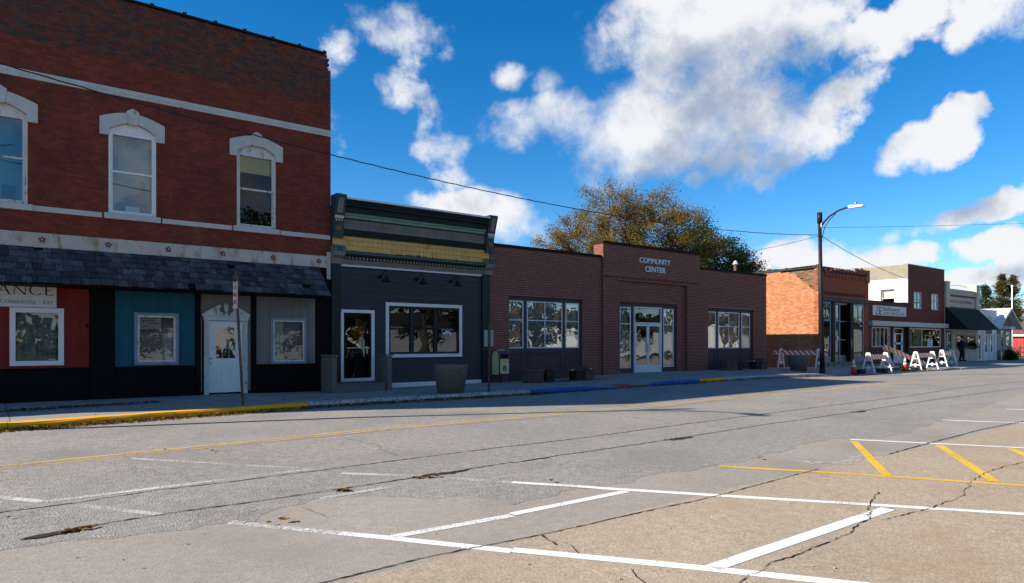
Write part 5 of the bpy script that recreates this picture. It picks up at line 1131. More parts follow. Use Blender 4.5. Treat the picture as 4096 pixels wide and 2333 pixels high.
gs = box('name_board', M['white_old'], GR, 67.0, 70.45, -.30, -.24, 2.80, 3.02); text('NEW POST OFFICE', 'ink_brown', gs, Fm(-.30), 67.1, 69.2, 2.85, 2.97, .002, .002)
for (a, c, e, g), nm_ in zip(gops, ('window', 'door', 'window')): window(GR, a, c, e, g, .03, .1, M['white_old'], M['glass_dark'], mz=((e+g)/2,) if nm_ == 'window' else (2.15, 1.3), mw=.07, name=nm_)
box('front_step', M['rubble'], GR, 68.9, 70.6, -.5, -.02, .0, .32, bevel=.02)
BN = wthing('red_barn', 'low bright red boarded garage with brown shingle roof', 'garage', (99, 4, 0))
slab(BN, 'end_wall', M['barn_red'], Sm(95), -4, 14, -.2, 2.52, [], .2); b = MB(); b.box(95.2, 103, -4, -3.8, -.2, 2.5); b.box(95.2, 103, 13.8, 14, -.2, 2.5); b.box(102.8, 103, -3.8, 13.8, -.2, 2.5); b.build('side_wall', M['barn_red'], BN)
for k in range(60): box('board_batten', M['barn_red'], BN, 94.965, 94.998, -4+k*.3, -4+k*.3+.05, -.1, 2.42)
MB().prism([(94.6, 2.5), (99, 3.95), (103.4, 2.5), (103.4, 2.62), (99, 4.08), (94.6, 2.62)], 'y', -4.4, 14.4).build('roof', M['roof_brown'], BN); box('fascia', M['white_paint'], BN, 94.55, 94.598, -4.4, 14.4, 2.40, 2.60)

# ================================================================== STREET FURNITURE
def lamp_post(px_, py_, label, lean=0.0, meter=True):
    z0 = gz(px_, py_); t = wthing('street_lamp', label, 'street lamp', (px_, py_, z0), 'street lamps along the kerb'); top = Vector((px_-.02+lean, py_, z0+7.05)); bt = Vector((px_, py_, z0))
    MB().lathe([(.19, z0-.03), (.19, z0+.05), (.14, z0+.10), (.13, z0+.30), (.115, z0+.32)], px_, py_, 14).build('base', M['pole_black'], t, True)
    MB().tube([bt+Vector((0, 0, .0)), bt.lerp(top, .5), top], [.115, .095, .075], 14).build('pole', M['pole_black'], t, True)
    MB().tube([top, top+Vector((-.01, 0, .5))], .115, 12).build('photocell_can', M['pole_black'], t, True); MB().box(top.x-.05, top.x+.05, top.y-.12, top.y-.06, top.z-.2, top.z+.02).build('tag_plate', M['grey_plate'], t)
    a = top+Vector((0, 0, -.25)); d = Vector((0, -1, 0))
    arm = [a+d*q[0]+Vector((0, 0, q[1])) for q in ((0, 0), (.22, .30), (.5, .53), (.85, .70), (1.15, .77), (1.4, .78))]
    MB().tube(arm, .042, 10).build('arm', M['pole_black'], t, True)
    MB().tube([a+Vector((0, 0, -.9))+d*.08, a+d*.10+Vector((0, 0, -.45)), a+d*.24+Vector((0, 0, .05)), a+d*.5+Vector((0, 0, .38)), a+d*.75+Vector((0, 0, .58))], .02, 8).build('brace', M['pole_black'], t, True)
    e = arm[-1]; s = d.cross(Vector((0, 0, 1)))
    h = MB(); c1, c2 = e+d*-.05, e+d*.62; up = Vector((0, 0, 1))
    h.hexa([c1-s*.10-up*.05, c1+s*.10-up*.05, c2+s*.13-up*.06+d*0, c2-s*.13-up*.06, c1-s*.07+up*.09, c1+s*.07+up*.09, c2+s*.08-up*.0, c2-s*.08-up*.0]); h.build('lamp_head', M['roof_metal'], t, bevel=.015)
    m2 = e+d*.25+up*.07; MB().tube([m2, m2+up*.12], .05, 10).build('photo_sensor', M['steel'], t, True)
    MB().tube([bt+Vector((-.13, -.05, 3.2)), bt+Vector((-.12, -.05, 4.9))], .018, 6).build('conduit', M['pole_black'], t, True)
    return top
LP = at(3289, 1484.5); lx_, ly_ = 31.0, -3.95
tp1 = lamp_post(lx_, ly_, 'black street lamp with curved arm beside the striped barricade', -.22); tp0 = lamp_post(-.55, -4.12, 'black street lamp with curved arm by the yellow kerb')
def cable(p, q, sag, r, label, n=40, twist=0.0, cat='cable'):
    P = []
    for i in range(n+1):
        t = i/n; v = Vector(p).lerp(Vector(q), t); v.z -= sag*4*t*(1-t)
        if twist: v += Vector((0, math.cos(i*1.9), math.sin(i*1.9)))*twist
        P.append(v)
    tag(MB().tube(P, r, 5).build('overhead_cable', M['wire'], None, True), label, cat, 'overhead cables')
cable(tp0+Vector((0, 0, -.15)), tp1+Vector((-.1, 0, -.55)), .85, .014, 'thick black cable sagging in front of the brick facades', 160, .006)
cable(tp0+Vector((0, 0, -.15)), (-40, -4.3, 6.4), .8, .014, 'black cable running off beyond the red shopfront', 30)
cable(tp1+Vector((.05, 0, -.55)), (60, .5, 6.1), .75, .014, 'black cable descending to the newspaper office parapet', 60, .004)
cable((60, .5, 6.1), (110, 2, 6.0), .4, .014, 'black cable between the newspaper office and the conifers', 30)
cable(tp1+Vector((.05, 0, -.2)), (95, -14, 14.2), .35, .008, 'thin wire climbing away from the street lamp', 30)
cable(tp1+Vector((-.1, 0, -.6)), (27.2, 1.2, 5.55), .12, .010, 'pale thin wire from the lamp down to the community center roof', 40, .003)

def pot(px_, py_, rt, rb_, h, label):
    z = gz(px_, py_)-.02; t = wthing('concrete_planter', label, 'planter', (px_, py_, z))
    MB().lathe([(rb_, z), (rt*.985, z+h*.9), (rt, z+h*.92), (rt, z+h), (rt-.06, z+h), (rt-.09, z+h-.10)], px_, py_, 28).build('pot', M['aggregate'], t, True, .0); MB().lathe([(rt-.08, z+h-.12), (.0, z+h-.08)], px_, py_, 20).build('soil', M['soil'], t)
c = at(1828, 1574); pot(c.x, c.y+.33, .50, .375, .83, 'round exposed-aggregate planter outside the grey shop')
c = at(3206, 1486); pot(c.x+.25, c.y+.3, .50, .36, .76, 'round exposed-aggregate planter behind the striped barricade')
# donation box
c = at(2015, 1531); mx_, my_ = c.x, c.y+.2; mz_ = gz(mx_, my_)
DB = wthing('donation_box', 'cream and purple mailbox-shaped donation box with round blue emblem', 'collection box', (mx_, my_, mz_))
W2, D2 = .22, .24; prof = [(-D2, .28), (D2, .28), (D2, .88)]+[(D2*math.cos(a), .90+.27*math.sin(a)) for a in [math.pi*k/10 for k in range(11)]]+[(-D2, .88)]
P2 = lambda p: (p[0]+my_, p[1]+mz_)
MB().prism([P2(p) for p in prof], 'x', mx_-W2+.012, mx_+W2-.012).build('body', M['box_purple'], DB)
for s in (-1, 1):
    xs_ = mx_+s*W2; MB().prism([(my_+p[0]*.84, mz_+.02+(p[1])*.975) for p in prof], 'x', xs_-.012 if s < 0 else xs_-.013, xs_+.013 if s < 0 else xs_+.012).build('side_panel', M['box_cream'], DB)
    fr_ = MB(); arcp = [(D2, .0)]+[p for p in prof[2:13]]+[(-D2, .0)]
    fr_.tube([(xs_, my_+p[0]*1.0, mz_+p[1]) for p in arcp], .028, 6); fr_.build('frame', M['box_purple'], DB, True)
yf = my_-D2
dpn = box('front_door', M['box_cream'], DB, mx_-W2+.03, mx_+W2-.03, yf-.018, yf+.02, mz_+.33, mz_+.86); box('chute', M['black'], DB, mx_-W2+.05, mx_+W2-.05, yf-.008, yf+.1, mz_+.90, mz_+1.04); box('chute_lip', M['box_purple'], DB, mx_-W2+.03, mx_+W2-.03, yf-.05, yf+.02, mz_+.87, mz_+.895); MB().prism([P2(p) for p in [(-.10, 1.155), (.06, 1.185), (.06, 1.20), (-.11, 1.17)]], 'x', mx_-W2+.04, mx_+W2-.04).build('top_flap', M['box_cream'], DB)
box('door_seam', M['ink'], dpn, mx_-W2+.03, mx_+W2-.03, yf-.0195, yf-.0181, mz_+.715, mz_+.722); text('Donate', 'ink', dpn, Fm(yf-.018), mx_-.09, mx_+.09, mz_+.77, mz_+.81, .001, .001)
em = MB().prism([(mx_+.105*math.cos(a)*(1+.12*math.sin(4*a)), mz_+.52+.125*math.sin(a)) for a in [k*math.pi/16 for k in range(32)]], 'y', yf-.021, yf-.017).build('emblem', M['emblem_gold'], dpn)
MB().prism([(mx_+.062*math.cos(a), mz_+.525+.062*math.sin(a)) for a in [k*math.pi/12 for k in range(24)]], 'y', yf-.024, yf-.0212).build('emblem_disc', M['emblem_blue'], em); text('L', 'tape', em, Fm(yf-.024), mx_-.022, mx_+.026, mz_+.49, mz_+.565, .001, .001); text('LIONS', 'ink', em, Fm(yf-.021), mx_-.06, mx_+.06, mz_+.60, mz_+.622, .001, .001)
# benches with planters beside the community center windows
def benchset(x0, x1, yb_, labp, labb, labq):
    z = gz((x0+x1)/2, yb_)-.02
    t = wthing('bench', labb, 'bench', ((x0+x1)/2, yb_, z))
    for xx in (x0+.05, x1-.45):
        MB().prism([(xx, z), (xx+.40, z), (xx+.40, z+.40), (xx+.34, z+.47), (xx+.10, z+.48), (xx, z+.43)], 'y', yb_-.20, yb_+.22).build('leg', M['cast_dark'], t, bevel=.03)
    for k in range(3): box('seat_plank', M['bench_wood'], t, x0+.35, x1-.03, yb_-.22+k*.15, yb_-.22+k*.15+.14, z+.40, z+.455)
    box('label_plate', M['sign_white'], t, (x0+x1)/2+.25, (x0+x1)/2+.37, yb_-.225, yb_-.2201, z+.41, z+.45)
    p = wthing('trough_planter', labp, 'planter', (x0-.42, yb_, z)); MB().lathe([(.36, z), (.40, z+.02), (.41, z+.40), (.44, z+.42), (.44, z+.52), (.37, z+.52), (.36, z+.44)], x0-.42, yb_, 8).build('pot', M['cast_brown'], p); MB().lathe([(.37, z+.44), (.0, z+.47)], x0-.42, yb_, 8).build('soil', M['soil'], p)
    p = wthing('square_bin', labq, 'bin', (x1+.20, yb_, z)); box('body', M['cast_brown'], p, x1+.0, x1+.46, yb_-.24, yb_+.22, z, z+.42, bevel=.03); box('rim', M['cast_brown'], p, x1-.03, x1+.49, yb_-.27, yb_+.25, z+.421, z+.53, bevel=.02); box('label_plate', M['sign_white'], p, x1+.2, x1+.3, yb_-.275, yb_-.2705, z+.45, z+.48)
benchset(16.22, 18.2, -1.15, 'octagonal brown cast planter next to the donation box', 'long low bench with dark wooden seat beside the donation box', 'square brown cast bin at the bench end near the glass entrance')
benchset(28.72, 30.75, -.75, 'octagonal brown cast planter by the second bench', 'low dark bench under the window near the vacant gap', 'square brown cast bin beside the second bench at the building corner')
def pole_sign(x, y, h, label, plate, lean=(0, 0), facing=0, w_=.3, hh=.45, txt=None):
    z = gz(x, y); t = wthing('street_sign', label, 'sign', (x, y, z)); tp_ = Vector((x+lean[0], y+lean[1], z+h)); bt = Vector((x, y, z-.02))
    MB().beam(bt, tp_, .05, .04).build('pole', M['rust'], t)
    c = bt.lerp(tp_, 1-.06-hh/h/2*1.1); dx = Vector((math.cos(facing), math.sin(facing), 0)); n_ = Vector((dx.y, -dx.x, 0)); c = c+n_*.04
    b = MB(); A_ = [c-dx*w_/2-Vector((0, 0, hh/2)), c+dx*w_/2-Vector((0, 0, hh/2)), c+dx*w_/2+Vector((0, 0, hh/2)), c-dx*w_/2+Vector((0, 0, hh/2))]
    b.hexa([A_[0], A_[1], A_[1]-n_*.006, A_[0]-n_*.006, A_[3], A_[2], A_[2]-n_*.006, A_[3]-n_*.006]); pl = b.build('sign_plate', M[plate], t)
    if txt:
        mpf = lambda u, zz, d: tuple(c+dx*u+Vector((0, 0, zz))+n_*d)
        for i, s in enumerate(txt): text(s, 'sign_red', pl, mpf, -w_*.4, w_*.4, hh*.22-i*hh*.27, hh*.38-i*hh*.27, .003, .001)
        window(pl, -w_/2+.01, w_/2-.01, -hh/2+.01, hh/2-.01, 0, .008, M['sign_red'], None, panes=False, fd=.003, mp=mpf, name='plate_border')
pole_sign(4.70, -4.16, 3.05, 'leaning rusty pole with narrow white parking sign at the yellow kerb', 'sign_white', (-.18, -.05), R(-87), .30, .62, ('CAR', 'PARKING', 'ONLY'))
c = at(1955, 1567); pole_sign(c.x, c.y, 1.95, 'short rusty sign post with blank grey plate near the donation box', 'grey_plate', (.02, 0), R(160), .28, .48)

# barricades, cones, blocks
def aframe(parent, x, lean=0, axis='x', mat='barricade_white'):
    b = MB()
    P = lambda u, z, d: (x+d, u, z) if axis == 'x' else (x+u*.0+d, u, z)
    for s in (-1, 1):
        b.hexa([(x-.035, s*.32-.035, 0), (x+.035, s*.32-.035, 0), (x+.035, s*.32+.035, 0), (x-.035, s*.32+.035, 0), (x-.035, s*.065-.04, 1.02), (x+.035, s*.065-.04, 1.02), (x+.035, s*.065+.04, 1.02), (x-.035, s*.065+.04, 1.02)])
    b.box(x-.034, x+.034, -.09, .09, .90, 1.03); b.box(x-.030, x+.030, -.17, .17, .60, .66); b.box(x-.030, x+.030, -.27, .27, .24, .30); b.box(x-.045, x+.045, -.045, .045, .16, .36)
    return b.build('a_frame', M[mat], parent, bevel=.012)
def barricade(x, y, rz, L, label, rail=True, over=.15):
    t = thing('barricade', label, 'barricade', (x, y, gz(x, y)), rz); t['group'] = 'striped barricades round the broken pavement'
    for xx in (-L/2, L/2): aframe(t, xx)
    if rail: MB().box(-L/2-over, L/2+over, -.018, .018, .68, .93).build('rail', M['barrier'], t, bevel=.004)
    return t
barricade(36.85, -3.80, 0, 1.95, 'striped barricade standing by the loose concrete blocks')
barricade(43.2, -3.6, 0, 2.3, 'striped barricade behind the cone and dug-up soil')
barricade(46.6, -3.55, 0, 1.5, 'short white barricade on the side of the newspaper office', True, .02)
t = barricade(34.3, -.95, R(-90), 2.1, 'long striped barricade across the pavement in front of the big planter', True, .5)
t = thing('fallen_barricade', 'collapsed striped barricade board leaning on a tilted frame with yellow tape', 'barricade', (43.0, -1.7, gz(43.0, -1.7))); t['group'] = 'striped barricades round the broken pavement'
af = aframe(t, 0); af.rotation_euler = (0, R(14), R(60)); rl = MB().box(-.45, 2.5, -.018, .018, -.13, .13).build('rail', M['barrier'], t, bevel=.004); rl.location = (.05, -.06, 1.02); rl.rotation_euler = (0, R(21), R(-30))
MB().tube([(0, -.08, 1.05), (.3, -.2, .7), (.7, -.3, .3), (1.1, -.35, .05)], .022, 5).build('caution_tape', M['tape'], t); MB().tube([(-.08, -.1, 1.12), (.08, -.12, .95), (-.06, .02, .92), (.06, .05, 1.1)], .035, 5).build('tape_knot', M['tape'], t)
kn = MB(); kn.tube([(34.32, .12, 1.05), (34.2, .1, .95), (34.4, .2, .85), (34.22, .08, .75), (34.35, .15, .6), (34.25, .1, .5)], .03, 5); tag(kn.build('caution_tape', M['tape']), 'yellow caution tape knotted round the frame of the long barricade', 'tape').location = (0, -.05, .2)
def cone(x, y, label, h=.72):
    t = thing('traffic_cone', label, 'cone', (x, y, gz(x, y))); k = h/.72; t['group'] = 'traffic cones round the broken pavement'
    MB().box(-.18*k, .18*k, -.18*k, .18*k, 0, .035).build('base', M['black'], t, bevel=.01)
    r = lambda z: (.135-.105*z/.72)*k
    MB().lathe([(r(.03), .03*k), (r(.71), .71*k), (r(.71)*.7, .72*k)], 0, 0, 16).build('body', M['orange'], t, True)
    for a, c in ((.34, .43), (.50, .64)): MB().lathe([(r(a)+.003, a*k), (r(c)+.003, c*k)], 0, 0, 16).build('collar', M['barricade_white'], t, True)
c = at(3415, 1498); cone(c.x, c.y, 'orange traffic cone nearest the concrete blocks at the road edge', .78); c = at(3620.5, 1485.5); cone(c.x, c.y, 'orange traffic cone beside the dug-up soil', .78); c = at(3089.6, 1475); cone(35.0, .6, 'orange traffic cone against the orange brick side wall', .74); cone(46.0, -2.2, 'orange traffic cone seen through the white barricade frame', .7)
for px_, py_, lab, sx in ((3445, 1495, 'single loose concrete block beside the orange cone', .4), (3528, 1491, 'pair of loose concrete blocks under the barricade frame', .62)):
    c = at(px_, py_); t = wthing('concrete_block', lab, 'block', (c.x, c.y, c.z)); box('block', M['cast_dark'], t, c.x-.2, c.x+.2, c.y-sx*.35, c.y+sx*.35, c.z-.01, c.z+.22, bevel=.008)
b = MB(); r2 = random.Random(3)
for i in range(260):
    u, v = r2.gauss(0, 1), r2.gauss(0, 1); xx, yy = 41.5+u*1.3, -3.5+v*.32; hgt = .16*math.exp(-(u*u+v*v)/2); s_ = r2.uniform(.03, .11)
    b.hexa([(xx+dx*s_*r2.uniform(.5, 1.2), yy+dy*s_*r2.uniform(.5, 1.2), gz(xx, yy)-.02+hgt+dz*s_*r2.uniform(.3, .9)) for dx, dy, dz in ((0,0,0),(1,0,0),(1,1,0),(0,1,0),(0,0,1),(1,0,1),(1,1,1),(0,1,1))])
tag(b.build('dug_soil', M['dirt']), 'heap of dug-up soil and straw at the broken kerb', 'soil', kind='stuff')
for px_, py_, lab in ((3687, 1480, 'grey sandbag slumped between the barricade frames'),):
    c = at(px_, py_); tag(MB().ball((c.x, c.y, c.z+.08), .32, .2, .12, 12).build('sandbag', M['cast_dark'], None, True), lab, 'sandbag')
# flagpole, rail fence, shrub
fp = wthing('flagpole', 'tall white flagpole behind the green gabled building', 'flagpole', (87, 4.7, .1)); MB().tube([(87, 4.7, .1), (87, 4.7, 7.6)], [.09, .05], 10).build('pole', M['white_paint'], fp, True); MB().ball((87, 4.7, 7.68), .12).build('finial', M['white_paint'], fp, True)
fn = wthing('rail_fence', 'dark brown split-rail fence before the red garage', 'fence', (84, 4, .1))
for k in range(5): MB().box(85+k*.35, 85.16+k*.35, 4.6-k*1.1, 4.75-k*1.1, .0, 1.35).build('fence_post', M['rail_brown'], fn)
for z in (.65, 1.1): MB().beam((85.05, 4.7, z), (86.5, .2, z), .06, .14).build('rail', M['rail_brown'], fn)

# ================================================================== VEGETATION
def leafcloud(b, centres, n, size, spread, r, up=.3, aspect=.5, droop=0):
    for i in range(n):
        c, s = r.choice(centres); p = Vector((r.gauss(0, 1), r.gauss(0, 1), r.gauss(0, .75)))*s*spread+c
        d = Vector((r.uniform(-1, 1), r.uniform(-1, 1), r.uniform(-1, .8)-droop)).normalized(); q = d.cross(Vector((r.uniform(-1, 1), r.uniform(-1, 1), r.uniform(-1, 1)))).normalized()
        L = size*r.uniform(.6, 1.3); q = q*L*aspect
        b.quad(p, p+d*L*.5+q*.5, p+d*L, p+d*L*.5-q*.5)
def tree(name, label, base, h, lobes, nleaf, leafsize, lm, seed, trunk_r=.35, fork=.35, ncl=120, group=None, aspect=.5, bare=0):
    r = random.Random(seed); bx, by = base; t = wthing(name, label, 'tree', (bx, by, 0), group)
    tk = MB(); F_ = Vector((bx, by, h*fork)); tk.tube([Vector((bx, by, -.2)), Vector((bx+.1, by, h*fork*.5)), F_], [trunk_r*1.2, trunk_r, trunk_r*.85], 10); tr = tk.build('trunk', M['bark'], t, True)
    cl = []
    for i in range(ncl):
        c, rad = r.choices(lobes, [a[1][0]*a[1][1]*a[1][2] for a in lobes])[0]
        while True:
            v = Vector((r.uniform(-1, 1), r.uniform(-1, 1), r.uniform(-1, 1)))
            if .25 < v.length < 1: break
        cl.append(Vector((bx+c[0]+v.x*rad[0], by+c[1]+v.y*rad[1], c[2]+v.z*rad[2])))
    br = MB(); limbs = []
    for k in range(9):
        tgt = r.choice(cl); tgt = F_.lerp(tgt, .8); mid = F_.lerp(tgt, .5)+Vector((r.uniform(-.4, .4), r.uniform(-.4, .4), r.uniform(.2, .9)))
        P = [F_.lerp(mid, .0), F_.lerp(mid, .5)+Vector((0, 0, .1)), mid, mid.lerp(tgt, .5)+Vector((r.uniform(-.2, .2), r.uniform(-.2, .2), .1)), tgt]; br.tube(P, [trunk_r*.55, trunk_r*.42, trunk_r*.3, trunk_r*.2, trunk_r*.08], 6, False); limbs += P[1:]
    for c in cl:
        p = min(limbs, key=lambda q: (q-c).length+.6*max(0, q.z-c.z)); m_ = p.lerp(c, .5)+Vector((r.uniform(-.3, .3), r.uniform(-.3, .3), r.uniform(-.1, .35))); br.tube([p, m_, c], [trunk_r*.12, trunk_r*.07, .012], 4, False)
        for k in range(3): e = c+Vector((r.gauss(0, .5), r.gauss(0, .5), r.gauss(0, .4))); br.tube([m_.lerp(c, .6), e], [.02, .006], 3, False)
    br.build('branches', M['bark'], t)
    lf = MB(); leafcloud(lf, [(c, r.uniform(.6, 1.25)) for c in cl], nleaf, leafsize, .40, r, aspect=aspect); lf.build('crown', lm, t)
    return t
def lat(s_, f=0.0): return (RGT.x*s_+FWD.x*f, RGT.y*s_+FWD.y*f)
def lobe(s_, f, z, rs, rz): a = lat(s_, f); return ((a[0], a[1], z), (rs, rs, rz))
tree('locust_tree', 'tall honey locust with thin bronze autumn leaves rising behind the lettered parapet', (36.8, 14.6), 13.6,
     [lobe(-.6, 0, 10.5, 3.3, 2.7), lobe(-5.0, 1, 7.9, 2.7, 2.0), lobe(-2.6, 0, 9.0, 2.6, 2.0), lobe(2.8, -.5, 10.3, 3.1, 2.4), lobe(5.0, 0, 8.9, 2.6, 2.3), lobe(0, 0, 7.8, 4.6, 1.8)], 76000, .135, M['leaf_locust'], 5, .42, .34, 330, aspect=.42)
tree('elm_tree', 'dense dark green tree behind the right wing of the community center', (46.5, 13.3), 12, [lobe(-1.2, 0, 9.8, 1.9, 2.2), lobe(.6, 0, 8.3, 2.2, 1.9), lobe(1.6, 0, 6.8, 1.9, 1.6), lobe(-1.2, 0, 7.2, 2.0, 2.0)], 24000, .17, M['leaf_green'], 8, .35, .35, 130)
tree('young_elm', 'small dark green tree near the flue pipe', (49.2, 12.2), 9, [lobe(0, 0, 7.6, 1.3, 1.6), lobe(.9, 0, 6.3, 1.4, 1.2), lobe(-.8, 0, 6.2, 1.4, 1.2)], 11000, .17, M['leaf_green'], 9, .25, .4, 70)
def conifer(name, label, base, h, rad, seed, lm, n=9000, lean=0, z0=.8, group=None):
    r = random.Random(seed); bx, by = base; t = wthing(name, label, 'tree', (bx, by, 0), group)
    MB().tube([(bx, by, -.2), (bx+lean*.5, by, h*.5), (bx+lean, by, h)], [rad*.09, rad*.06, .03], 8).build('trunk', M['bark'], t, True)
    b = MB(); br = MB(); pts = []
    for i in range(120):
        tt = r.random()**.85; z = z0+(h-z0)*tt; R_ = rad*(1-tt)**.7*r.choice((.5, .75, 1.0, 1.3))*r.uniform(.8, 1.15)+.12; a = r.uniform(0, 6.283); c = Vector((bx+lean*z/h, by, z)); e = c+Vector((math.cos(a)*R_, math.sin(a)*R_, R_*r.uniform(.15, .75)))
        br.tube([c, c.lerp(e, .6)-Vector((0, 0, .05)), e], [.05, .03, .01], 3, False)
        for k in range(6): pts.append((c.lerp(e, .25+.75*k/5), .12+.24*(1-k/6)))
    leafcloud(b, pts, n, .27, .62, r, aspect=.26); br.build('branches', M['bark'], t); b.build('crown', lm, t)
conifer('cedar_tree', 'tall olive brown cedar behind the green gabled building', (110, 12.6), 11.0, 2.6, 21, M['leaf_cedar'], 11000, .3, .8)
conifer('cedar_tree', 'second stem of the olive brown cedar beside the flagpole', (111.3, 11.6), 10.8, 2.2, 22, M['leaf_cedar'], 8000, .2, .8)
conifer('spruce_tree', 'dark green spruce behind the newspaper office pillar', (98.6, 10.9), 8.6, 2.6, 23, M['leaf_cedar_green'], 8000, 0, .5); conifer('spruce_tree', 'blue green spruce over the red garage roof', (116, 8.9), 10.2, 2.6, 24, M['leaf_cedar_green'], 9000, 0, .5)
tree('brush_tree', 'tangled half-bare brush tree behind the metal roof', (117, 15.3), 8, [((0, 0, 5.2), (4.0, 3.5, 2.2))], 9000, .22, M['twig'], 31, .2, .3, 110); tree('brush_tree', 'bare brown brush tree above the red garage', (127, 14.5), 8, [((0, 0, 5.2), (3, 5, 2.2))], 8000, .2, M['twig'], 32, .2, .3, 100)
tree('brush_tree', 'greenish brush tree low behind the white shop', (107, 12.2), 6.2, [((0, 0, 4.4), (2.6, 2.6, 1.6))], 6000, .24, M['leaf_cedar'], 33, .2, .3, 70)
r = random.Random(4); sh = wthing('shrub', 'round clipped evergreen shrub before the green gabled building', 'shrub', (67.7, -.75, .15)); b = MB(); leafcloud(b, [(Vector((67.7+r.uniform(-.5, .5), -.75+r.uniform(-.3, .3), .55+r.uniform(-.35, .4))), .5) for i in range(26)], 3200, .10, .4, r); b.build('foliage', M['leaf_shrub'], sh); MB().tube([(67.7, -.75, .1), (67.7, -.75, .6)], .05, 6).build('stem', M['bark'], sh)
for k, (x, lab) in enumerate(((59.0, 'dark trailing plant in the window box behind the pedestrian'), (61.1, 'dark trailing plant in the second window of the newspaper office'))):
    p = wthing('hanging_plant', lab, 'plant', (x, -.15, 1.3)); box('window_box', M['taupe'], p, x-.45, x+.45, -.28, -.06, 1.22, 1.38); b = MB(); leafcloud(b, [(Vector((x+r.uniform(-.4, .4), -.2, 1.42+r.uniform(-.15, .15))), .3) for i in range(14)], 900, .09, .4, r, droop=.4); b.build('foliage', M['leaf_shrub'], p)
# park across the street (seen mirrored in the windows)
for i, (x, y, h, lm_, lab) in enumerate(((7, -31, 10, 'leaf_locust', 'bronze park tree facing the red shopfront'), (15.5, -29, 12, 'leaf_green', 'green park tree facing the white panelled door'), (22.5, -31, 12, 'leaf_locust', 'bronze park tree facing the grey shop door'), (29.5, -30, 13, 'leaf_green', 'broad green park tree facing the grey shop window'), (37, -32, 12, 'leaf_locust', 'bronze park tree across from the donation box'), (47, -36, 13, 'leaf_locust', 'bronze park tree across from the glass entrance'), (56, -33, 12, 'leaf_green', 'green park tree across from the damaged building'), (74, -31, 12, 'leaf_locust', 'bronze park tree across from the emporium'), (92, -30, 12, 'leaf_green', 'green park tree across from the white block shop'), (112, -29, 12, 'leaf_locust', 'far bronze park tree at the end of the lawn'))):
    tree('park_tree', lab, (x, y), h, [((0, 0, h*.62), (3.8, 3.8, h*.30)), ((.6, .5, h*.28), (3.6, 3.2, h*.20))], 5200, .40, M[lm_], 41+i, .42, .22, 70)
def shed(x0, x1, y0, y1, h, mat, label):
    t = wthing('park_building', label, 'building', ((x0+x1)/2, (y0+y1)/2, 0)); slab(t, 'front_wall', M[mat], lambda u, z, d: (u, y1+d, z), x0, x1, -.1, h, [], .2); b = MB(); b.box(x0, x0+.2, y0, y1-.2, -.1, h); b.box(x1-.2, x1, y0, y1-.2, -.1, h); b.box(x0+.2, x1-.2, y0, y0+.2, -.1, h); b.build('side_wall', M[mat], t)
    ym = (y0+y1)/2; MB().prism([(y0-.4, h), (ym, h+1.6), (y1+.4, h), (y1+.4, h+.12), (ym, h+1.75), (y0-.4, h+.12)], 'x', x0-.3, x1+.3).build('roof', M['cast_dark'], t)
shed(6, 13, -52, -44, 3.4, 'white_block', 'small white building beyond the park trees'); shed(19, 27, -56, -46, 3.2, 'stucco_white', 'white metal hall across the park lawn'); shed(33, 52, -60, -50, 3.6, 'white_block', 'long white building behind the playground'); shed(62, 84, -56, -46, 3.8, 'white_block', 'white house at the far park corner'); shed(16.5, 18.2, -36, -34.5, 2.2, 'barn_red', 'little red playground shed in the park'); shed(90, 130, -50, -40, 4.5, 'stucco_white', 'long pale store beyond the park')
for k, (x, cm) in enumerate(((11.0, 'sign_red'), (12.4, 'kerb_yellow'), (13.8, 'green_light'))):
    t = wthing('playground_arch', ('red', 'yellow', 'green')[k]+' tubular climbing arch in the park', 'play equipment', (x, -30, 0)); MB().tube([(x-.6+.6*(1-math.cos(a)), -30, 1.9*math.sin(a)-.05) for a in [math.pi*q/14 for q in range(15)]], .07, 8).build('arch', M[cm], t, True)

b = MB(); r = random.Random(77)
for i in range(16000):
    k = r.random(); x = -120+420*k; y = -92+r.gauss(0, 4)
    if i % 3 == 0: x = 190+r.gauss(0, 5)+.2*abs(y); y = r.uniform(-90, 160)
    hh = 7.5+2.5*math.sin(x*.21+y*.1)+1.5*math.sin(x*.57); z = r.uniform(0, 1)**.8*hh
    d = Vector((r.uniform(-1, 1), r.uniform(-1, 1), r.uniform(-1, 1))).normalized()*r.uniform(.4, .9); q = d.orthogonal().normalized()*.5; p = Vector((x, y, z)); b.quad(p-d, p+q, p+d, p-q)
tag(b.build('distant_trees', M['leaf_cedar']), 'far-off belt of autumn trees round the town', 'trees', kind='stuff')
# ---- fallen leaves
def litter(b, x, y, z, s, r):
    a = r.uniform(0, 6.28); d = Vector((math.cos(a), math.sin(a), r.uniform(-.3, .5)))*s; q = Vector((-math.sin(a), math.cos(a), r.uniform(-.5, .5)))*s*.6; c = Vector((x, y, z+s*.12))
    b.quad(c-d, c-d*.2+q, c+d, c-d*.2-q)
r = random.Random(12); b = MB()
for i in range(5200):
    x = r.uniform(-6, 13.5) if i % 4 else r.uniform(13, 30); k = 1 if x < 6 else .6; y = KERB-.03-abs(r.gauss(0, .16*k)); litter(b, x, y, zroad(x)+.01+max(0, .05-.2*(KERB-y)), r.uniform(.018, .045), r)
for i in range(620):
    x = r.uniform(-5, 33); y = r.uniform(-4.2, -.15); litter(b, x, y, zwalk(x, y)+.01, r.uniform(.015, .04), r)
for i in range(700): x = r.uniform(.2, 3.4); y = -2.3+.35*x*.3+r.gauss(0, .12); litter(b, x, y, zwalk(x, y)+.01+r.uniform(0, .03), r.uniform(.02, .045), r)
for i in range(260): x = r.uniform(15.5, 19.2); y = -1.5+r.gauss(0, .12); litter(b, x, y, zwalk(x, y)+.01, r.uniform(.02, .04), r)
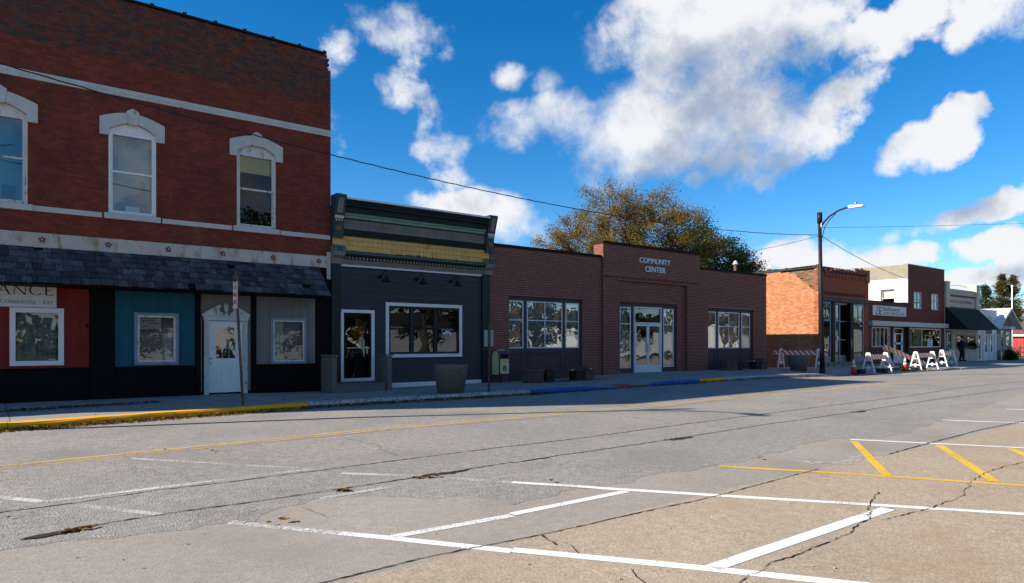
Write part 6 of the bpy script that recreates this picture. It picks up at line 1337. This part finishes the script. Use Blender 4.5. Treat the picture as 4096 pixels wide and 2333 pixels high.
for pp in ([(280, 788), (470, 762)], [(2060, 516), (2200, 508)], [(1690, 577), (1730, 577)]):
    p0, p1 = (at(*ztab(q, 9)) for q in pp)
    for i in range(45): p = p0.lerp(p1, r.random()); litter(b, p.x+r.gauss(0, .02), p.y-.03+r.gauss(0, .025), zroad(p.x)+.015, r.uniform(.015, .035), r)
tag(b.build('leaf_litter', M['leaf_litter']), 'brown fallen leaves gathered along the gutter and pavement', 'leaves', kind='stuff')
gb = MB()
for i in range(900): x = r.uniform(-6, 45); y = KERB-.1-abs(r.gauss(0, .45)); s_ = r.uniform(.004, .014); gb.box(x, x+s_, y, y+s_, zroad(x)-.002, zroad(x)+s_*.8)
for i in range(500): x = r.uniform(-2, 40); y = r.uniform(-19, -12.5); s_ = r.uniform(.003, .010); gb.box(x, x+s_, y, y+s_, zroad(x)-.004, zroad(x)+s_*.7)
tag(gb.build('grit', M['patch']), 'loose grit scattered along the gutter and parking bays', 'grit', kind='stuff')
LV = [(9, 1060, 384, .07, 'dark curled leaf on the asphalt just past the yellow centre lines', 0), (9, 825, 380, .05, 'small yellow leaf lying on the double yellow line', 3), (9, 1345, 750, .05, 'pale curled leaf on the white bay line end', 3), (9, 1420, 735, .10, 'upright curled brown leaf beside the white bay line end', 2), (9, 45, 720, .045, 'pale leaf lying between the two road joints', 3), (9, 945, 534, .03, 'tiny brown leaf beside the faint white line', 2), (10, 1237, 497, .075, 'orange leaf between the worn asphalt edge and yellow line', 2), (10, 198, 612, .065, 'crumpled orange leaf on the white bay line', 2), (10, 225, 524, .04, 'small tan leaf near the road joint', 3), (10, 1248, 305, .06, 'orange leaf by the lamp arm shadow', 2), (10, 1550, 580, .04, 'pale pebble-like leaf under the yellow line', 3)]
LM = [pm('leaf_%d' % k, c, .8, .3, 40) for k, c in enumerate([(.05, .028, .018), (.10, .05, .02), (.26, .14, .05), (.38, .25, .08)])]
for k, x, y, s, lab, ci in LV:
    s *= .55; p = at(*ztab((x, y), k)); b = MB(); n = 7; rr = random.Random(int(x)); a0 = rr.uniform(0, 3)
    curl = rr.uniform(.5, 1.1)
    rows = []
    for i in range(n):
        t = i/(n-1)*2-1; wd = s*.55*(1-t*t)**.5*(1+.25*math.sin(i*2.3))+.004
        rows.append([Vector((t*s*math.cos(a0)-v*wd*math.sin(a0), t*s*math.sin(a0)+v*wd*math.cos(a0), .012+abs(v)*wd*curl+t*t*s*.4)) for v in (-1, -.4, .4, 1)])
    for i in range(n-1):
        for j in range(3): b.quad(*[tuple(q) for q in (rows[i][j], rows[i][j+1], rows[i+1][j+1], rows[i+1][j])])
    st_ = Vector((math.cos(a0), math.sin(a0), .1)); o = b.build('fallen_leaf', LM[ci]); o.location = p; tag(o, lab, 'leaf', 'single leaves lying on the road')

# ================================================================== PEDESTRIAN
def skin(name, mat, parent, V, E, rad, root=0, sub=2):
    me = bpy.data.meshes.new(name); me.from_pydata(V, E, []); o = bpy.data.objects.new(name, me); COL.objects.link(o); o.parent = parent; me.materials.append(mat)
    m_ = o.modifiers.new('skin', 'SKIN'); m_.use_smooth_shade = True
    for i, sv in enumerate(me.skin_vertices[0].data):
        q = rad[i]; sv.radius = q if isinstance(q, tuple) else (q, q); sv.use_root = (i == root)
    s = o.modifiers.new('sub', 'SUBSURF'); s.levels = sub; s.render_levels = sub; return o
c = at(3830, 1450.5); PX, PY_ = 56.6, -.95
PE = thing('person', 'person in navy sweatshirt, dark trousers and dark cap walking past the newspaper office', 'person', (PX, PY_, gz(PX, PY_)), R(32))
# local frame: -y forward (towards the viewer), x to the side
V = [(0, 0, .98), (0, 0, 1.25), (0, 0, 1.46), (0, -.01, 1.56), (0, -.02, 1.66), (0, -.02, 1.745)]; E = [(0, 1), (1, 2), (2, 3), (3, 4), (4, 5)]; RD = [.13, .13, .10, .062, (.085, .10), (.065, .08)]
for s in (-1, 1):
    n = len(V); V += [(s*.20, 0, 1.43), (s*.34, .02, 1.17), (s*.42, -.06, .93), (s*.435, -.08, .84)]; E += [(2, n), (n, n+1), (n+1, n+2), (n+2, n+3)]; RD += [.06, .05, .035, (.028, .04)]
    for k, (fx, ln) in enumerate(((-.025, .075), (-.009, .09), (.009, .085), (.024, .07))):
        m_ = len(V); V += [(s*.438+s*fx*.3, -.085+fx, .79), (s*.435+s*fx*.3, -.10+fx, .79-ln)]; E += [(n+3, m_), (m_, m_+1)]; RD += [.010, .008]
    m_ = len(V); V += [(s*.41, -.115, .82), (s*.40, -.14, .775)]; E += [(n+3, m_), (m_, m_+1)]; RD += [.012, .009]
    n = len(V); V += [(s*.10, 0, .92), (s*.14, -.03+.04*s, .50), (s*.15, .03+.08*s, .09), (s*.16, -.12+.08*s, .045)]; E += [(0, n), (n, n+1), (n+1, n+2), (n+2, n+3)]; RD += [.09, .06, .04, (.04, .035)]
body = skin('body', M['skin'], PE, V, E, RD, 0, 1)
V = [(0, 0, .95), (0, -.02, 1.12), (0, -.01, 1.32), (0, 0, 1.47), (0, 0, 1.53)]; E = [(0, 1), (1, 2), (2, 3), (3, 4)]; RD = [(.23, .18), (.26, .21), (.24, .18), (.13, .11), (.085, .085)]
for s in (-1, 1): n = len(V); V += [(s*.22, 0, 1.42), (s*.35, .02, 1.17), (s*.425, -.06, .92)]; E += [(3, n), (n, n+1), (n+1, n+2)]; RD += [.105, .085, .06]
skin('sweatshirt', M['sweater'], PE, V, E, RD, 1)
V = [(0, 0, .97)]; E = []; RD = [(.21, .16)]
for s in (-1, 1): n = len(V); V += [(s*.11, 0, .86), (s*.14, -.03+.04*s, .50), (s*.15, .03+.08*s, .07)]; E += [(0, n), (n, n+1), (n+1, n+2)]; RD += [.125, .095, .075]
skin('trousers', M['trousers'], PE, V, E, RD, 0)
for s in (-1, 1): MB().ball((s*.155, -.04+.08*s, .05), .055, .15, .055, 10).build('shoe', M['black'], PE, True)
cp = MB(); cp.ball((0, -.01, 1.765), .112, .125, .085, 14); cp.box(-.075, .075, -.20, -.08, 1.75, 1.762); cp.build('cap', M['trousers'], PE, True)
fc = MB(); fc.ball((-.035, -.105, 1.69), .012, n=6); fc.ball((.035, -.105, 1.69), .012, n=6); fc.build('eyes', M['ink'], PE); MB().ball((0, -.125, 1.66), .014, .022, .024, 8).build('nose', M['skin'], PE, True); MB().box(-.028, .028, -.116, -.10, 1.612, 1.62).build('mouth', M['ink_red'], PE)
for s in (-1, 1): MB().ball((s*.092, .0, 1.68), .012, .022, .032, 8).build('ear', M['skin'], PE, True)
